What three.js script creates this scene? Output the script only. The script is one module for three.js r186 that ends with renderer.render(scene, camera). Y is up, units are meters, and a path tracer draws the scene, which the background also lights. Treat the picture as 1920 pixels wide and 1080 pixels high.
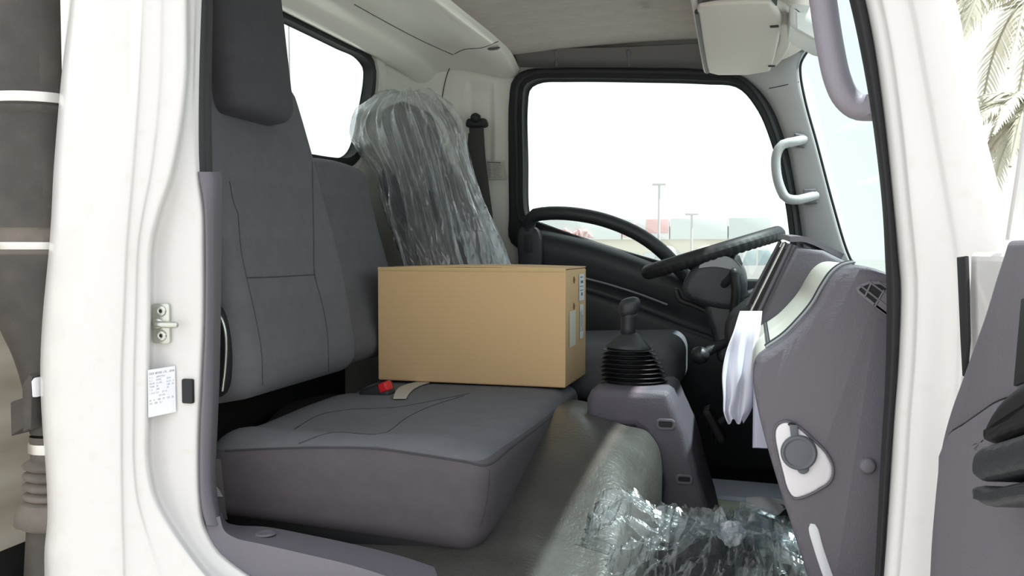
import * as THREE from 'three';
import { mergeGeometries, mergeVertices, toCreasedNormals } from 'three/addons/utils/BufferGeometryUtils.js';

// ───────── camera, sky, sun, exposure ─────────
const FOCAL = 1700;                                   // focal length in pixels of a 1920 × 1080 frame
const camera = new THREE.PerspectiveCamera(2 * Math.atan(540 / FOCAL) * 180 / Math.PI, 16 / 9, 0.05, 500);
camera.position.set(0, 1.55, 0);
camera.rotation.order = 'YXZ';
camera.rotation.set(-Math.atan(75 / FOCAL), Math.atan(455 / FOCAL), 0);
const scene = new THREE.Scene();

const SKY = 1.34, SUN = 9, EXPOSURE = 1.17;
{ // hazy white sky: a touch bluer towards the zenith
  const w = 64, h = 32, d = new Float32Array(w * h * 4);
  for (let j = 0; j < h; j++) {
    const up = Math.max(0, ((j + .5) / h - .5) * 2);
    for (let i = 0; i < w; i++) d.set([1 - .12 * up, 1 - .05 * up, 1.0 + .02 * up, 1], (j * w + i) * 4);
  }
  const t = new THREE.DataTexture(d, w, h, THREE.RGBAFormat, THREE.FloatType);
  t.mapping = THREE.EquirectangularReflectionMapping; t.magFilter = THREE.LinearFilter; t.needsUpdate = true;
  scene.background = t; scene.environment = t;
  scene.backgroundIntensity = SKY; scene.environmentIntensity = SKY;
}
const sun = new THREE.DirectionalLight(new THREE.Color(1, .975, .94), SUN);
sun.position.set(.40 * 20, .92 * 20, -.03 * 20); sun.target.position.set(0, 1, -2);
sun.position.add(sun.target.position);
sun.castShadow = true; sun.shadow.radius = 2; sun.shadow.mapSize.set(2048, 2048);
Object.assign(sun.shadow.camera, { left: -6, right: 6, top: 6, bottom: -6, near: 1, far: 40 });
scene.add(sun, sun.target);

const renderer = new THREE.WebGLRenderer({ antialias: true });
renderer.toneMapping = THREE.LinearToneMapping; renderer.toneMappingExposure = EXPOSURE;
renderer.shadowMap.enabled = true;

// ───────── helpers ─────────
const V = (x, y, z) => new THREE.Vector3(x, y, z);
let seed = 7; const rnd = () => { seed = (seed * 1664525 + 1013904223) >>> 0; return seed / 4294967296; };
const lerp = (a, b, t) => a + (b - a) * t, ss = (a, b, x) => { const t = Math.min(1, Math.max(0, (x - a) / (b - a))); return t * t * (3 - 2 * t); };
const EYE = camera.position.clone();
const ray = (u, v) => V((u - 960) / FOCAL, (540 - v) / FOCAL, -1).applyEuler(camera.rotation);
// survey: where the sight line to a measured point of the photograph meets the plane axis = value
const at = (u, v, axis, value) => { const d = ray(u, v); return EYE.clone().addScaledVector(d, (value - EYE[axis]) / d[axis]); };
const hit = (u, v, p0, n) => { const d = ray(u, v); return EYE.clone().addScaledVector(d, p0.clone().sub(EYE).dot(n) / d.dot(n)); };
const onMesh = (u, v, o) => { o.updateWorldMatrix(true, true); const r = new THREE.Raycaster(EYE, ray(u, v).normalize()); const h = r.intersectObject(o, true)[0]; return h ? h.point : null; };

function fin(g) {                                     // uv in metres by the main axis of each face; no index
  g = g.index ? g.toNonIndexed() : g;
  if (!g.attributes.normal) g.computeVertexNormals();
  const p = g.attributes.position, uv = new Float32Array(p.count * 2), a = V(), b = V(), c = V(), n = V();
  for (let i = 0; i < p.count; i += 3) {
    a.fromBufferAttribute(p, i); b.fromBufferAttribute(p, i + 1); c.fromBufferAttribute(p, i + 2);
    n.copy(b).sub(a).cross(c.clone().sub(a));
    const x = Math.abs(n.x), y = Math.abs(n.y), z = Math.abs(n.z);
    [a, b, c].forEach((q, k) => { const [s, t] = x > y && x > z ? [q.z, q.y] : y > z ? [q.x, q.z] : [q.x, q.y]; uv[(i + k) * 2] = s; uv[(i + k) * 2 + 1] = t; });
  }
  const o = new THREE.BufferGeometry();
  o.setAttribute('position', p); o.setAttribute('normal', g.attributes.normal); o.setAttribute('uv', new THREE.BufferAttribute(uv, 2));
  return o;
}
const merge = list => mergeGeometries(list.map(g => g.attributes.uv && !g.index && g.userData.fin ? g : fin(g)));
function extr(axis, pts, c0, c1, { bevel = 0, holes = [], seg = 2, crease = .7 } = {}) {   // z: [x, y]; x: [z, y]; y: [x, z]
  const f = axis === 'z' ? q => [q[0], q[1]] : axis === 'x' ? q => [-q[0], q[1]] : q => [q[0], -q[1]];
  const s = new THREE.Shape(pts.map(q => new THREE.Vector2(...f(q))));
  for (const h of holes) s.holes.push(new THREE.Path(h.map(q => new THREE.Vector2(...f(q)))));
  const g = new THREE.ExtrudeGeometry(s, { depth: c1 - c0 - 2 * bevel, bevelEnabled: bevel > 0, bevelThickness: bevel, bevelSize: bevel, bevelOffset: -bevel, bevelSegments: seg, curveSegments: 1 });
  g.translate(0, 0, c0 + bevel);
  const p = g.attributes.position;
  for (let i = 0; i < p.count; i++) {
    const a = p.getX(i), b = p.getY(i), c = p.getZ(i);
    if (axis === 'x') p.setXYZ(i, c, b, -a); else if (axis === 'y') p.setXYZ(i, a, c, -b);
  }
  return fin(toCreasedNormals(g, crease));
}
const px = (axis, value, list) => list.map(([u, v]) => { const p = at(u, v, axis, value); return axis === 'z' ? [p.x, p.y] : axis === 'x' ? [p.z, p.y] : [p.x, p.z]; });
const smooth = (pts, n, closed = true) => new THREE.CatmullRomCurve3(pts.map(p => V(p[0], p[1], 0)), closed, 'centripetal').getSpacedPoints(n).slice(0, closed ? -1 : undefined).map(p => [p.x, p.y]);
const curve = (pts, closed = false) => new THREE.CatmullRomCurve3(pts, closed, 'centripetal');
function rrect(x0, y0, x1, y1, r, n = 5) {
  const o = [];
  for (const [cx, cy, a] of [[x1 - r, y1 - r, 0], [x0 + r, y1 - r, 1], [x0 + r, y0 + r, 2], [x1 - r, y0 + r, 3]])
    for (let i = 0; i <= n; i++) { const t = (a + i / n) * Math.PI / 2; o.push([cx + r * Math.cos(t), cy + r * Math.sin(t)]); }
  return o;
}
function inset(pts, d) {                              // moves an outline inwards by d
  let area = 0; pts.forEach((p, i) => { const q = pts[(i + 1) % pts.length]; area += p[0] * q[1] - q[0] * p[1]; });
  const s = area > 0 ? 1 : -1, n = pts.length;
  return pts.map((p, i) => { const a = pts[(i + n - 1) % n], b = pts[(i + 1) % n]; const dx = b[0] - a[0], dy = b[1] - a[1], l = Math.hypot(dx, dy) || 1; return [p[0] - s * dy / l * d, p[1] + s * dx / l * d]; });
}
function gridGeo(nu, nv, fn, closeU = false) {
  const pos = [], idx = [];
  for (let j = 0; j <= nv; j++) for (let i = 0; i <= nu; i++) { const p = fn(i / nu, j / nv); pos.push(p.x, p.y, p.z); }
  for (let j = 0; j < nv; j++) for (let i = 0; i < nu; i++) { const a = j * (nu + 1) + i, b = a + 1, c = a + nu + 1, d = c + 1; idx.push(a, b, d, a, d, c); }
  const g = new THREE.BufferGeometry(); g.setAttribute('position', new THREE.Float32BufferAttribute(pos, 3)); g.setIndex(idx);
  g.computeVertexNormals();
  if (closeU) { const n = g.attributes.normal; for (let j = 0; j <= nv; j++) { const a = j * (nu + 1), b = a + nu; const s = V().fromBufferAttribute(n, a).add(V().fromBufferAttribute(n, b)).normalize(); n.setXYZ(a, s.x, s.y, s.z); n.setXYZ(b, s.x, s.y, s.z); } }
  return g;
}
// a sheet of metal, plastic or cloth through a net of points, with a thickness t (positive: away from the camera side)
function sheet(net, { nu = 24, nv = 24, t = .006, straight = false } = {}) {
  const rows = net.map(r => curve(r));
  const fn = (u, v) => { const col = rows.map(c => c.getPoint(u)); return straight && col.length === 2 ? col[0].clone().lerp(col[1], v) : curve(col).getPoint(v); };
  const front = gridGeo(nu, nv, fn), p = front.attributes.position, n = front.attributes.normal;
  const mid = Math.floor(nv / 2) * (nu + 1) + Math.floor(nu / 2), m = V().fromBufferAttribute(n, mid), toEye = EYE.clone().sub(V().fromBufferAttribute(p, mid));
  const flip = m.dot(toEye) < 0, turn = g => { const ix = g.index.array; for (let i = 0; i < ix.length; i += 3) [ix[i], ix[i + 1]] = [ix[i + 1], ix[i]]; g.computeVertexNormals(); };
  if (flip) turn(front);
  const P = (i, back) => V().fromBufferAttribute(p, i).addScaledVector(V().fromBufferAttribute(n, i), back ? -t : 0);
  const W = nu + 1, back = gridGeo(nu, nv, (u, v) => P(Math.round(v * nv) * W + Math.round(u * nu), true));
  if (!flip) turn(back);
  const rim = []; for (let i = 0; i <= nu; i++) rim.push(i); for (let j = 1; j <= nv; j++) rim.push(j * W + nu); for (let i = nu - 1; i >= 0; i--) rim.push(nv * W + i); for (let j = nv - 1; j >= 0; j--) rim.push(j * W);
  const edge = gridGeo(rim.length - 1, 1, (u, v) => P(rim[Math.round(u * (rim.length - 1))], v > .5));
  return merge([front, back, edge]);
}
function pillow(w, h, d, r, fn, seg = 20) {           // a rounded box, bent by fn(point, [-1..1 place])
  const b = new THREE.BoxGeometry(2, 2, 2, seg, seg, seg); b.deleteAttribute('uv'); b.deleteAttribute('normal');
  const g = mergeVertices(b, 1e-5), p = g.attributes.position, f = t => .55 * Math.sin(t * Math.PI / 2) + .45 * t;
  const H = V(w / 2, h / 2, d / 2), q = V(), c = V();
  for (let i = 0; i < p.count; i++) {
    q.set(f(p.getX(i)), f(p.getY(i)), f(p.getZ(i))).multiply(H);
    c.set(...['x', 'y', 'z'].map(k => Math.max(-Math.max(0, H[k] - r), Math.min(Math.max(0, H[k] - r), q[k]))));
    const l = q.clone().sub(c).length(); if (l > 1e-6) q.sub(c).multiplyScalar(r / l).add(c);
    const k = V(q.x / H.x, q.y / H.y, q.z / H.z);
    if (fn) fn(q, k);
    p.setXYZ(i, q.x, q.y, q.z);
  }
  g.computeVertexNormals();
  return g;
}
function tube(pts, r, { closed = false, n = 0, rad = 10, caps = true } = {}) {
  const c = pts.getPoint ? pts : curve(pts, closed), k = n || Math.max(8, Math.ceil(c.getLength() / Math.max(.006, r * 1.2)));
  const list = [new THREE.TubeGeometry(c, Math.min(k, 300), r, rad, closed)];
  if (!closed && caps) for (const t of [0, 1]) { const s = new THREE.SphereGeometry(r * .995, rad, 6); const p = c.getPoint(t); s.translate(p.x, p.y, p.z); list.push(s); }
  return merge(list);
}
const box = (x0, y0, z0, x1, y1, z1, b = .004) => extr('z', [[x0, y0], [x1, y0], [x1, y1], [x0, y1]], z0, z1, { bevel: b, seg: 2 });
const lathe = (prof, n = 32) => new THREE.LatheGeometry(prof.map(p => new THREE.Vector2(...p)), n);
const place = (g, p, quat) => { if (quat) g.applyQuaternion(quat); g.translate(p.x, p.y, p.z); return g; };
const quatTo = (from, to) => new THREE.Quaternion().setFromUnitVectors(from, to.clone().normalize());

// names and descriptions
const taken = {};
const numbered = n => { const k = taken[n] = (taken[n] ?? -1) + 1; return k ? n + '_' + String(k).padStart(3, '0') : n; };
function obj(name, geos, material, parent = scene, label) {
  const m = new THREE.Mesh(Array.isArray(geos) ? merge(geos) : fin(geos), material);
  m.name = parent === scene ? numbered(name) : name; m.castShadow = m.receiveShadow = true; if (label) m.userData.label = label;
  parent.add(m); return m;
}
function thing(name, label, category, group) {
  const o = new THREE.Group(); o.name = numbered(name); o.userData = { label, category }; if (group) o.userData.group = group;
  scene.add(o); return o;
}
const struct = (name, label, category) => { const o = thing(name, label, category); o.userData.kind = 'structure'; return o; };
const tag = (o, label, category, group) => { Object.assign(o.userData, { label, category }); if (group) o.userData.group = group; return o; };
function rebase(o) {                                  // moves a group's origin to the middle of its base
  const b = new THREE.Box3().setFromObject(o), c = V((b.min.x + b.max.x) / 2, b.min.y, (b.min.z + b.max.z) / 2);
  o.children.forEach(k => k.position.sub(c)); o.position.add(c); return o;
}

// ───────── materials ─────────
const hash = (x, y) => { let h = (x * 374761393 + y * 668265263) | 0; h = Math.imul(h ^ (h >>> 13), 1274126177); return ((h ^ (h >>> 16)) >>> 0) / 4294967296; };
const vnoise = (x, y, per) => { const i = Math.floor(x), j = Math.floor(y), f = x - i, g = y - j, w = t => t * t * (3 - 2 * t), m = k => ((k % per) + per) % per;
  return lerp(lerp(hash(m(i), m(j)), hash(m(i + 1), m(j)), w(f)), lerp(hash(m(i), m(j + 1)), hash(m(i + 1), m(j + 1)), w(f)), w(g)); };
const fbm = (x, y, per, oct) => { let s = 0, a = .5, t = 0; for (let k = 0; k < oct; k++) { s += a * vnoise(x, y, per); t += a; x *= 2; y *= 2; per *= 2; a *= .5; } return s / t; };
function tex(size, metres, fn, srgb = true) {
  const d = new Uint8Array(size * size * 4);
  for (let j = 0; j < size; j++) for (let i = 0; i < size; i++) { const c = fn(i / size, j / size); d.set([c[0] ?? c, c[1] ?? c, c[2] ?? c, 255], (j * size + i) * 4); }
  const t = new THREE.DataTexture(d, size, size); t.wrapS = t.wrapT = THREE.RepeatWrapping; t.magFilter = THREE.LinearFilter;
  if (srgb) t.colorSpace = THREE.SRGBColorSpace; t.repeat.set(1 / metres, 1 / metres); t.needsUpdate = true; return t;
}
const tone = (m, a) => { const v = Math.round(255 - a + a * m); return [v, v, v]; };
const T = {
  weave: tex(256, .12, (x, y) => tone(.5 * hash(Math.floor(x * 256), Math.floor(y * 256)) + .5 * fbm(x * 6, y * 6, 6, 3), 40)),
  weaveB: tex(256, .06, (x, y) => tone(.5 + .25 * Math.sin(x * 402) * Math.sin(y * 402) + .25 * hash(Math.floor(x * 128), Math.floor(y * 128)), 255), false),
  grainB: tex(256, .08, (x, y) => tone(fbm(x * 40, y * 40, 40, 2), 255), false),
  leatherB: tex(512, .25, (x, y) => { const n = fbm(x * 22, y * 22, 22, 3), m = fbm(x * 7 + 3, y * 7, 7, 2); return tone(.75 * Math.pow(Math.abs(n - .5) * 2, .6) + .25 * m, 255); }, false),
  leather: tex(256, .5, (x, y) => tone(fbm(x * 9, y * 9, 9, 4), 60)),
  card: tex(512, .4, (x, y) => { const f = .6 * fbm(x * 3, y * 90, 3, 2) + .4 * fbm(x * 60, y * 60, 60, 2); return [255 - 6 * f, 255 - 8 * f, 255 - 10 * f]; }),
  cardB: tex(256, .1, (x, y) => tone(.6 * (.5 + .5 * Math.sin(x * 6.283 * 20)) + .4 * fbm(x * 30, y * 30, 30, 2), 255), false),
  paint: tex(512, 1.2, (x, y) => { const n = fbm(x * 14, y * 5, 14, 4), d = fbm(x * 60, y * 60, 60, 2); const k = ss(.62, .8, n) * .008 + ss(.72, .85, d) * .012; return [255 * (1 - k * .8), 255 * (1 - k), 255 * (1 - k * 1.4)]; }),
  ground: tex(512, 6, (x, y) => { const n = fbm(x * 12, y * 12, 12, 5); return [215 + 40 * n, 213 + 40 * n, 208 + 40 * n]; }),
  dustB: tex(256, .15, (x, y) => tone(fbm(x * 30, y * 30, 30, 3), 255), false),
  dust: tex(512, .5, (x, y) => { const n = fbm(x * 8, y * 8, 8, 4), s = hash(Math.floor(x * 512), Math.floor(y * 512)) > .994 ? 60 : 0; return [150 + 90 * n + s, 150 + 86 * n + s, 150 + 80 * n + s].map(q => Math.min(255, q)); }),
  film: tex(512, .35, (x, y) => { const a = fbm(x * 5, y * 5, 5, 2), n = fbm(x * 12 + a * 3, y * 8 + a * 2, 12, 3); return tone(1 - Math.pow(Math.abs(n - .5) * 2, .55), 255); }, false),
};
T.film.repeat.set(1 / .25, 1 / .8);
const S = (color, roughness, extra = {}) => new THREE.MeshPhysicalMaterial({ color, roughness, side: THREE.DoubleSide, ...extra });
const M = {
  white: S('#d9d8d7', .3, { map: T.paint, clearcoat: .35, clearcoatRoughness: .12 }),
  cream: S('#f0efe8', .32, { clearcoat: .4, clearcoatRoughness: .15 }),
  fabric: S('#6c6e73', .95, { map: T.weave, bumpMap: T.weaveB, bumpScale: .0006, sheen: .3, sheenRoughness: .6, sheenColor: new THREE.Color('#8a909a') }),
  fabricShaded: S('#525257', .95, { map: T.weave, bumpMap: T.weaveB, bumpScale: .0006, sheen: .3, sheenRoughness: .6, sheenColor: new THREE.Color('#8088a0') }),  // the seat cloth again, shade on headrests and driver back put into its colour
  skirt: S('#5c565c', .9, { map: T.weave, bumpMap: T.weaveB, bumpScale: .0003 }),
  seam: S('#3b3d42', .9),
  headliner: S('#cfc6c0', .95, { map: T.weave, bumpMap: T.weaveB, bumpScale: .0004 }),
  greyTrim: S('#6d6a72', .55, { bumpMap: T.grainB, bumpScale: .0003 }),
  dashGrey: S('#625f67', .6, { bumpMap: T.grainB, bumpScale: .0003 }),
  paleTrim: S('#c4c4ba', .6, { bumpMap: T.grainB, bumpScale: .0002 }),
  midTrim: S('#8b8d90', .5, { bumpMap: T.grainB, bumpScale: .0003 }),
  overhead: S('#d0c8c0', .6, { bumpMap: T.grainB, bumpScale: .0002 }),
  black: S('#26272a', .55, { bumpMap: T.grainB, bumpScale: .0002 }),
  darkPlastic: S('#2f3236', .45, { bumpMap: T.grainB, bumpScale: .0003 }),
  deepBlack: S('#131416', .6),
  rubber: S('#222326', .7), bellows: S('#1d1e20', .4),
  vinyl: S('#4c4c48', .36, { map: T.leather, bumpMap: T.leatherB, bumpScale: .0011, clearcoat: .6, clearcoatRoughness: .36 }),
  card: S('#dfbd8f', .85, { map: T.card, bumpMap: T.cardB, bumpScale: .00002 }), cardEdge: S('#d8bd8a', .9), cardCut: S('#7d5a36', .9),
  paper: S('#eef0f4', .8), zinc: S('#c9ccc4', .28, { metalness: .9 }), steel: S('#d9d9d6', .35, { metalness: .85 }),
  duct: S('#5f5a57', .55, { map: T.dust, bumpMap: T.dustB, bumpScale: .0004 }), dustRubber: S('#89837d', .8, { map: T.dust }),
  cargo: S('#b3aca1', .6, { map: T.paint }), cargoWhite: S('#d0d2d2', .5, { map: T.paint }),
  glass: new THREE.MeshPhysicalMaterial({ color: '#f6fbfa', roughness: 0, transmission: 1, thickness: 0, ior: 1.45 }),
  tint: new THREE.MeshPhysicalMaterial({ color: '#cfdfe0', specularIntensity: .25, roughness: 0, transmission: 1, thickness: 0, ior: 1.45 }),
  film: new THREE.MeshPhysicalMaterial({ color: '#f8fafb', roughness: .34, transmission: 1, thickness: 0, ior: 2.3, bumpMap: T.film, bumpScale: .006 }),
  red: S('#d8202a', .4), tan: S('#b9b4aa', .8), belt: S('#4a4748', .85, { bumpMap: T.weaveB, bumpScale: .0004 }),
  ground: S('#a3a2a0', .95, { map: T.ground }),
};
function printed(w, h, draw) {
  const c = document.createElement('canvas'); c.width = w; c.height = h; const x = c.getContext('2d'); draw(x, w, h);
  const t = new THREE.CanvasTexture(c); t.colorSpace = THREE.SRGBColorSpace; t.magFilter = THREE.LinearFilter; return t;
}
function decal(name, corners, map, parent, rough = .6) {   // four corners: top left, top right, bottom right, bottom left
  const g = new THREE.BufferGeometry(), [a, b, c, d] = corners;
  g.setAttribute('position', new THREE.Float32BufferAttribute([a, d, c, a, c, b].flatMap(p => [p.x, p.y, p.z]), 3));
  g.setAttribute('uv', new THREE.Float32BufferAttribute([0, 1, 0, 0, 1, 0, 0, 1, 1, 0, 1, 1], 2)); g.computeVertexNormals();
  const m = new THREE.Mesh(g, S('#ffffff', rough, { map })); m.name = parent === scene ? numbered(name) : name; m.receiveShadow = true; parent.add(m); return m;
}
const dense = (pts, k = 5) => curve(pts.map(p => V(p[0], p[1], 0))).getPoints((pts.length - 1) * k).map(p => [p.x, p.y]);
const lift = (p, d = .0015) => p.clone().addScaledVector(EYE.clone().sub(p).normalize(), d);

// ═════════ THE CAB (setting) ═════════
const XR = -1.18, ZF = -3.05, Y0 = .85;
tag(obj('ground', box(-60, -.1, -130, 60, 0, 40), M.ground), 'pale sandy concrete yard around the truck', 'ground').userData.kind = 'structure';
const floor = struct('floor', 'dark floor of the truck cab below the dashboard', 'floor');
obj('floor_pan', box(-1.2, .78, -3.05, .32, .85, -1.37), M.deepBlack, floor);

// near side: door pillar, front pillar, rocker
const wallNear = struct('wall_near', 'white painted door opening of the truck cab with two pillars', 'door frame');
{
  const rows = [[-340, 150, 286, 362, 388], [-200, 140, 276, 357, 384], [-60, 133, 268, 352, 380], [0, 130, 266, 352, 378], [160, 114, 261, 350, 373], [320, 101, 250, 326, 374], [400, 97, 243, 300, 383], [460, 93, 238, 286, 384], [600, 80, 232, 283, 384], [700, 76, 228, 281, 380], [800, 80, 228, 279, 375], [860, 85, 228, 279, 374], [930, 89, 229, 292, 376], [980, 89, 230, 318, 383], [1030, 84, 232, 352, 408], [1080, 84, 233, 392, 470], [1130, 84, 234, 450, 560]];
  const net = rows.map(([v, l, s, c, r]) => [[l + 8, -1.46], [l + 1, -1.38], [l, -1.345], [l + 14, -1.305], [(l + s) / 2, -1.285], [s - 4, -1.287], [s + 4, -1.293], [lerp(s, c, .4), -1.298], [lerp(s, c, .5), -1.303], [c - 9, -1.306], [c - 2, -1.312], [c + 4, -1.336], [lerp(c, r, .5), -1.345], [r - 8, -1.352], [r, -1.362]].map(([u, z]) => at(u, v, 'z', z)));
  obj('rear_pillar', sheet(net, { nu: 90, nv: 60, t: .004 }), M.white, wallNear, 'white rear door pillar with a stepped jamb');
  const a = [[-340, 1528, 1680], [-200, 1566, 1718], [-80, 1600, 1752], [0, 1622, 1790], [100, 1642, 1811], [250, 1662, 1845], [370, 1674, 1876], [480, 1685, 1902], [540, 1689, 1908], [680, 1684, 1908], [780, 1676, 1908], [900, 1669, 1908], [1080, 1655, 1908], [1150, 1648, 1908]];
  obj('front_pillar', sheet(a.map(([v, s, r]) => [[s - 8, -1.385], [s, -1.365], [s + 10, -1.345], [s + 26, -1.335], [s + 34, -1.322], [lerp(s, r, .45), -1.314], [lerp(s, r, .55), -1.302], [r - 30, -1.292], [r - 6, -1.3], [r, -1.33], [r + 2, -1.40]].map(([u, z]) => at(u, v, 'z', z))), { nu: 60, nv: 40, t: .004 }), M.white, wallNear, 'white windscreen pillar');
  const l = [[-340, 1494, 1524], [-200, 1535, 1564], [-80, 1570, 1598], [0, 1592, 1622], [80, 1610, 1638], [190, 1630, 1654], [300, 1645, 1667], [400, 1655, 1677], [500, 1660, 1685], [540, 1662, 1689], [700, 1660, 1684], [860, 1651, 1672], [1080, 1640, 1656], [1150, 1636, 1650]];
  obj('door_seal', sheet(l.map(([v, s, r]) => [at(s, v, 'z', -1.41), at(s + 3, v, 'z', -1.372), at((s + r) / 2, v, 'z', -1.356), at(r - 3, v, 'z', -1.36), at(r + 1, v, 'z', -1.375)]), { nu: 14, nv: 50, t: .008 }), M.rubber, wallNear, 'black rubber door seal');
  obj('light_block', sheet(l.filter(q => q[0] >= 400).map(([v, s]) => [at(s + 7, v, 'z', -1.40), at(s + 9, v, 'z', -1.44), at(s + 12, v, 'z', -1.478)]), { nu: 6, nv: 20, t: .004 }), M.rubber, wallNear);  // added strip that stops windscreen light leaking onto the dashboard end
  obj('rocker', box(-.87, .74, -1.40, .30, .985, -1.33, .01), M.white, wallNear);
  obj('roof_rail', box(-1.2, 2.12, -1.44, .3, 2.30, -1.30, .03), M.white, wallNear);
}
// grey plastic trim round the opening
{
  const t = struct('trim_1', 'grey plastic trim along the rear door pillar beside the seat', 'trim');
  const up = [[-340, 384, 404], [-60, 378, 398], [0, 378, 399], [160, 372, 397], [240, 372, 397], [335, 374, 399]];
  obj('upper_trim', sheet(up.map(([v, l, r]) => [at(l, v, 'z', -1.362), at((l + r) / 2, v, 'z', -1.372), at(r, v, 'z', -1.44), at(r - 6, v, 'z', -1.5)]), { nu: 12, nv: 20 }), M.black, t);
  const p = [[322, 371, 399, 414], [332, 372, 401, 416], [360, 378, 402, 416], [400, 383, 402, 416], [600, 384, 402, 414], [700, 380, 401, 412], [800, 375, 398, 408], [880, 374, 396, 405], [930, 375, 399, 409], [964, 380, 406, 413], [985, 386, 411, 416]];
  obj('pillar_trim', sheet(p.map(([v, l, m, r]) => [at(l, v, 'z', -1.359), at(l + 3, v, 'z', -1.353), at(lerp(l, m, .6), v, 'z', -1.36), at(m, v, 'z', -1.372), at(r, v, 'z', -1.46)]), { nu: 20, nv: 40 }), M.greyTrim, t);
}
{
  const t = struct('trim_2', 'grey plastic sill trim below the passenger seat', 'trim');
  const o = [[386, 986], [394, 1008], [416, 1042], [446, 1068], [490, 1090], [600, 1135], [760, 1190], [900, 1240]];
  const m = [[412, 968], [420, 994], [440, 1008], [490, 1020], [560, 1036], [660, 1060], [770, 1096], [880, 1140]];
  const i = [[416, 960], [424, 978], [440, 984], [500, 988], [575, 1002], [670, 1022], [770, 1048], [900, 1096]];
  obj('sill_face', sheet([o, m].map((q, k) => q.map(([u, v]) => at(u, v, 'z', k ? -1.372 : -1.36))), { nu: 50, nv: 6 }), M.greyTrim, t);
  obj('sill_top', sheet([m.map(([u, v]) => at(u, v, 'z', -1.372)), m.map(([u, v], k) => at(lerp(u, i[k][0], .12), lerp(v, i[k][1], .12), 'z', -1.385)), i.map(([u, v]) => at(u, v, 'z', -1.47))], { nu: 50, nv: 8 }), M.greyTrim, t);
  const s = V().copy(at(497, 1001, 'z', -1.425));
  obj('screw_cap', place(lathe([[0, .001], [.009, .001], [.012, .003], [.016, .003], [.019, 0]], 24), s), M.greyTrim, t);
}
// rear wall with window
const rearWindow = (() => { // outline [z, y] of the gasket
  const far = px('x', XR, [[640, 78], [680, 99], [696, 124], [697, 152], [686, 220], [672, 282], [657, 303], [632, 308]]);
  const zc = -2.16, near = far.map(([z, y]) => [2 * zc - z, y]).reverse();
  return smooth([...far, ...near], 96);
})();
{
  const w = struct('wall_rear', 'cream painted rear wall of the cab with a window', 'wall');
  obj('rear_panel', extr('x', [[-1.37, .8], [-3.08, .8], [-3.08, 2.3], [-1.37, 2.3]], XR - .018, XR, { holes: [rearWindow] }), M.cream, w);
  obj('shade_panel', box(XR - .002, .85, -2.42, XR + .03, 1.42, -1.44, .006), M.deepBlack, w, 'dark panel for the shade behind the seats');  // black panel added for the deep shade between backrest and cushion
  // pressed frame round the window
  const a = inset(rearWindow, -.10), b = inset(rearWindow, -.035);
  obj('pressed_rib', extr('x', a, XR - .002, XR + .012, { bevel: .009, seg: 4, holes: [b] }), M.cream, w);
  // rounded corner and far door pillar, one pressing with recesses
  const plan = curve([V(XR, 0, -2.82), V(XR + .012, 0, -2.90), V(XR + .05, 0, -2.985), V(-1.06, 0, -3.03), V(-.98, 0, -3.04), V(-.90, 0, -3.042), V(-.80, 0, -3.045)]);
  const soft = (x, a, b, w) => ss(a - w, a, x) * (1 - ss(b, b + w, x));
  obj('corner_panel', gridGeo(90, 90, (u, v) => {
    const p = plan.getPoint(u), y = lerp(.85, 2.19, v), t = plan.getTangent(u), n = V(-t.z, 0, t.x); if (n.z < 0) n.negate();
    const d = -.012 * soft(p.x, -.965, -.895, .02) * soft(y, 1.83, 2.10, .03) + .010 * soft(p.x, -1.10, -1.03, .03) * soft(y, 1.4, 2.06, .06) - .01 * soft(p.x, -.965, -.85, .02) * soft(y, 1.0, 1.5, .03);
    return V(p.x, y, p.z).addScaledVector(n, d);
  }), M.cream, w);
  obj('panel_seam', tube([[858, 104], [842, 130], [832, 165], [828, 200], [828, 260]].map(([u, v]) => at(u, v, 'z', -3.022)), .0016, { caps: false }), M.seam, w);
}
{
  const w = struct('window_2', 'rear window of the cab with a black rubber gasket', 'window');
  obj('gasket', extr('x', inset(rearWindow, -.012), XR - .022, XR + .012, { bevel: .005, seg: 3, holes: [inset(rearWindow, .013)] }), M.rubber, w);
  obj('pane', extr('x', inset(rearWindow, .01), XR - .012, XR - .011), M.glass, w);
}
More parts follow.
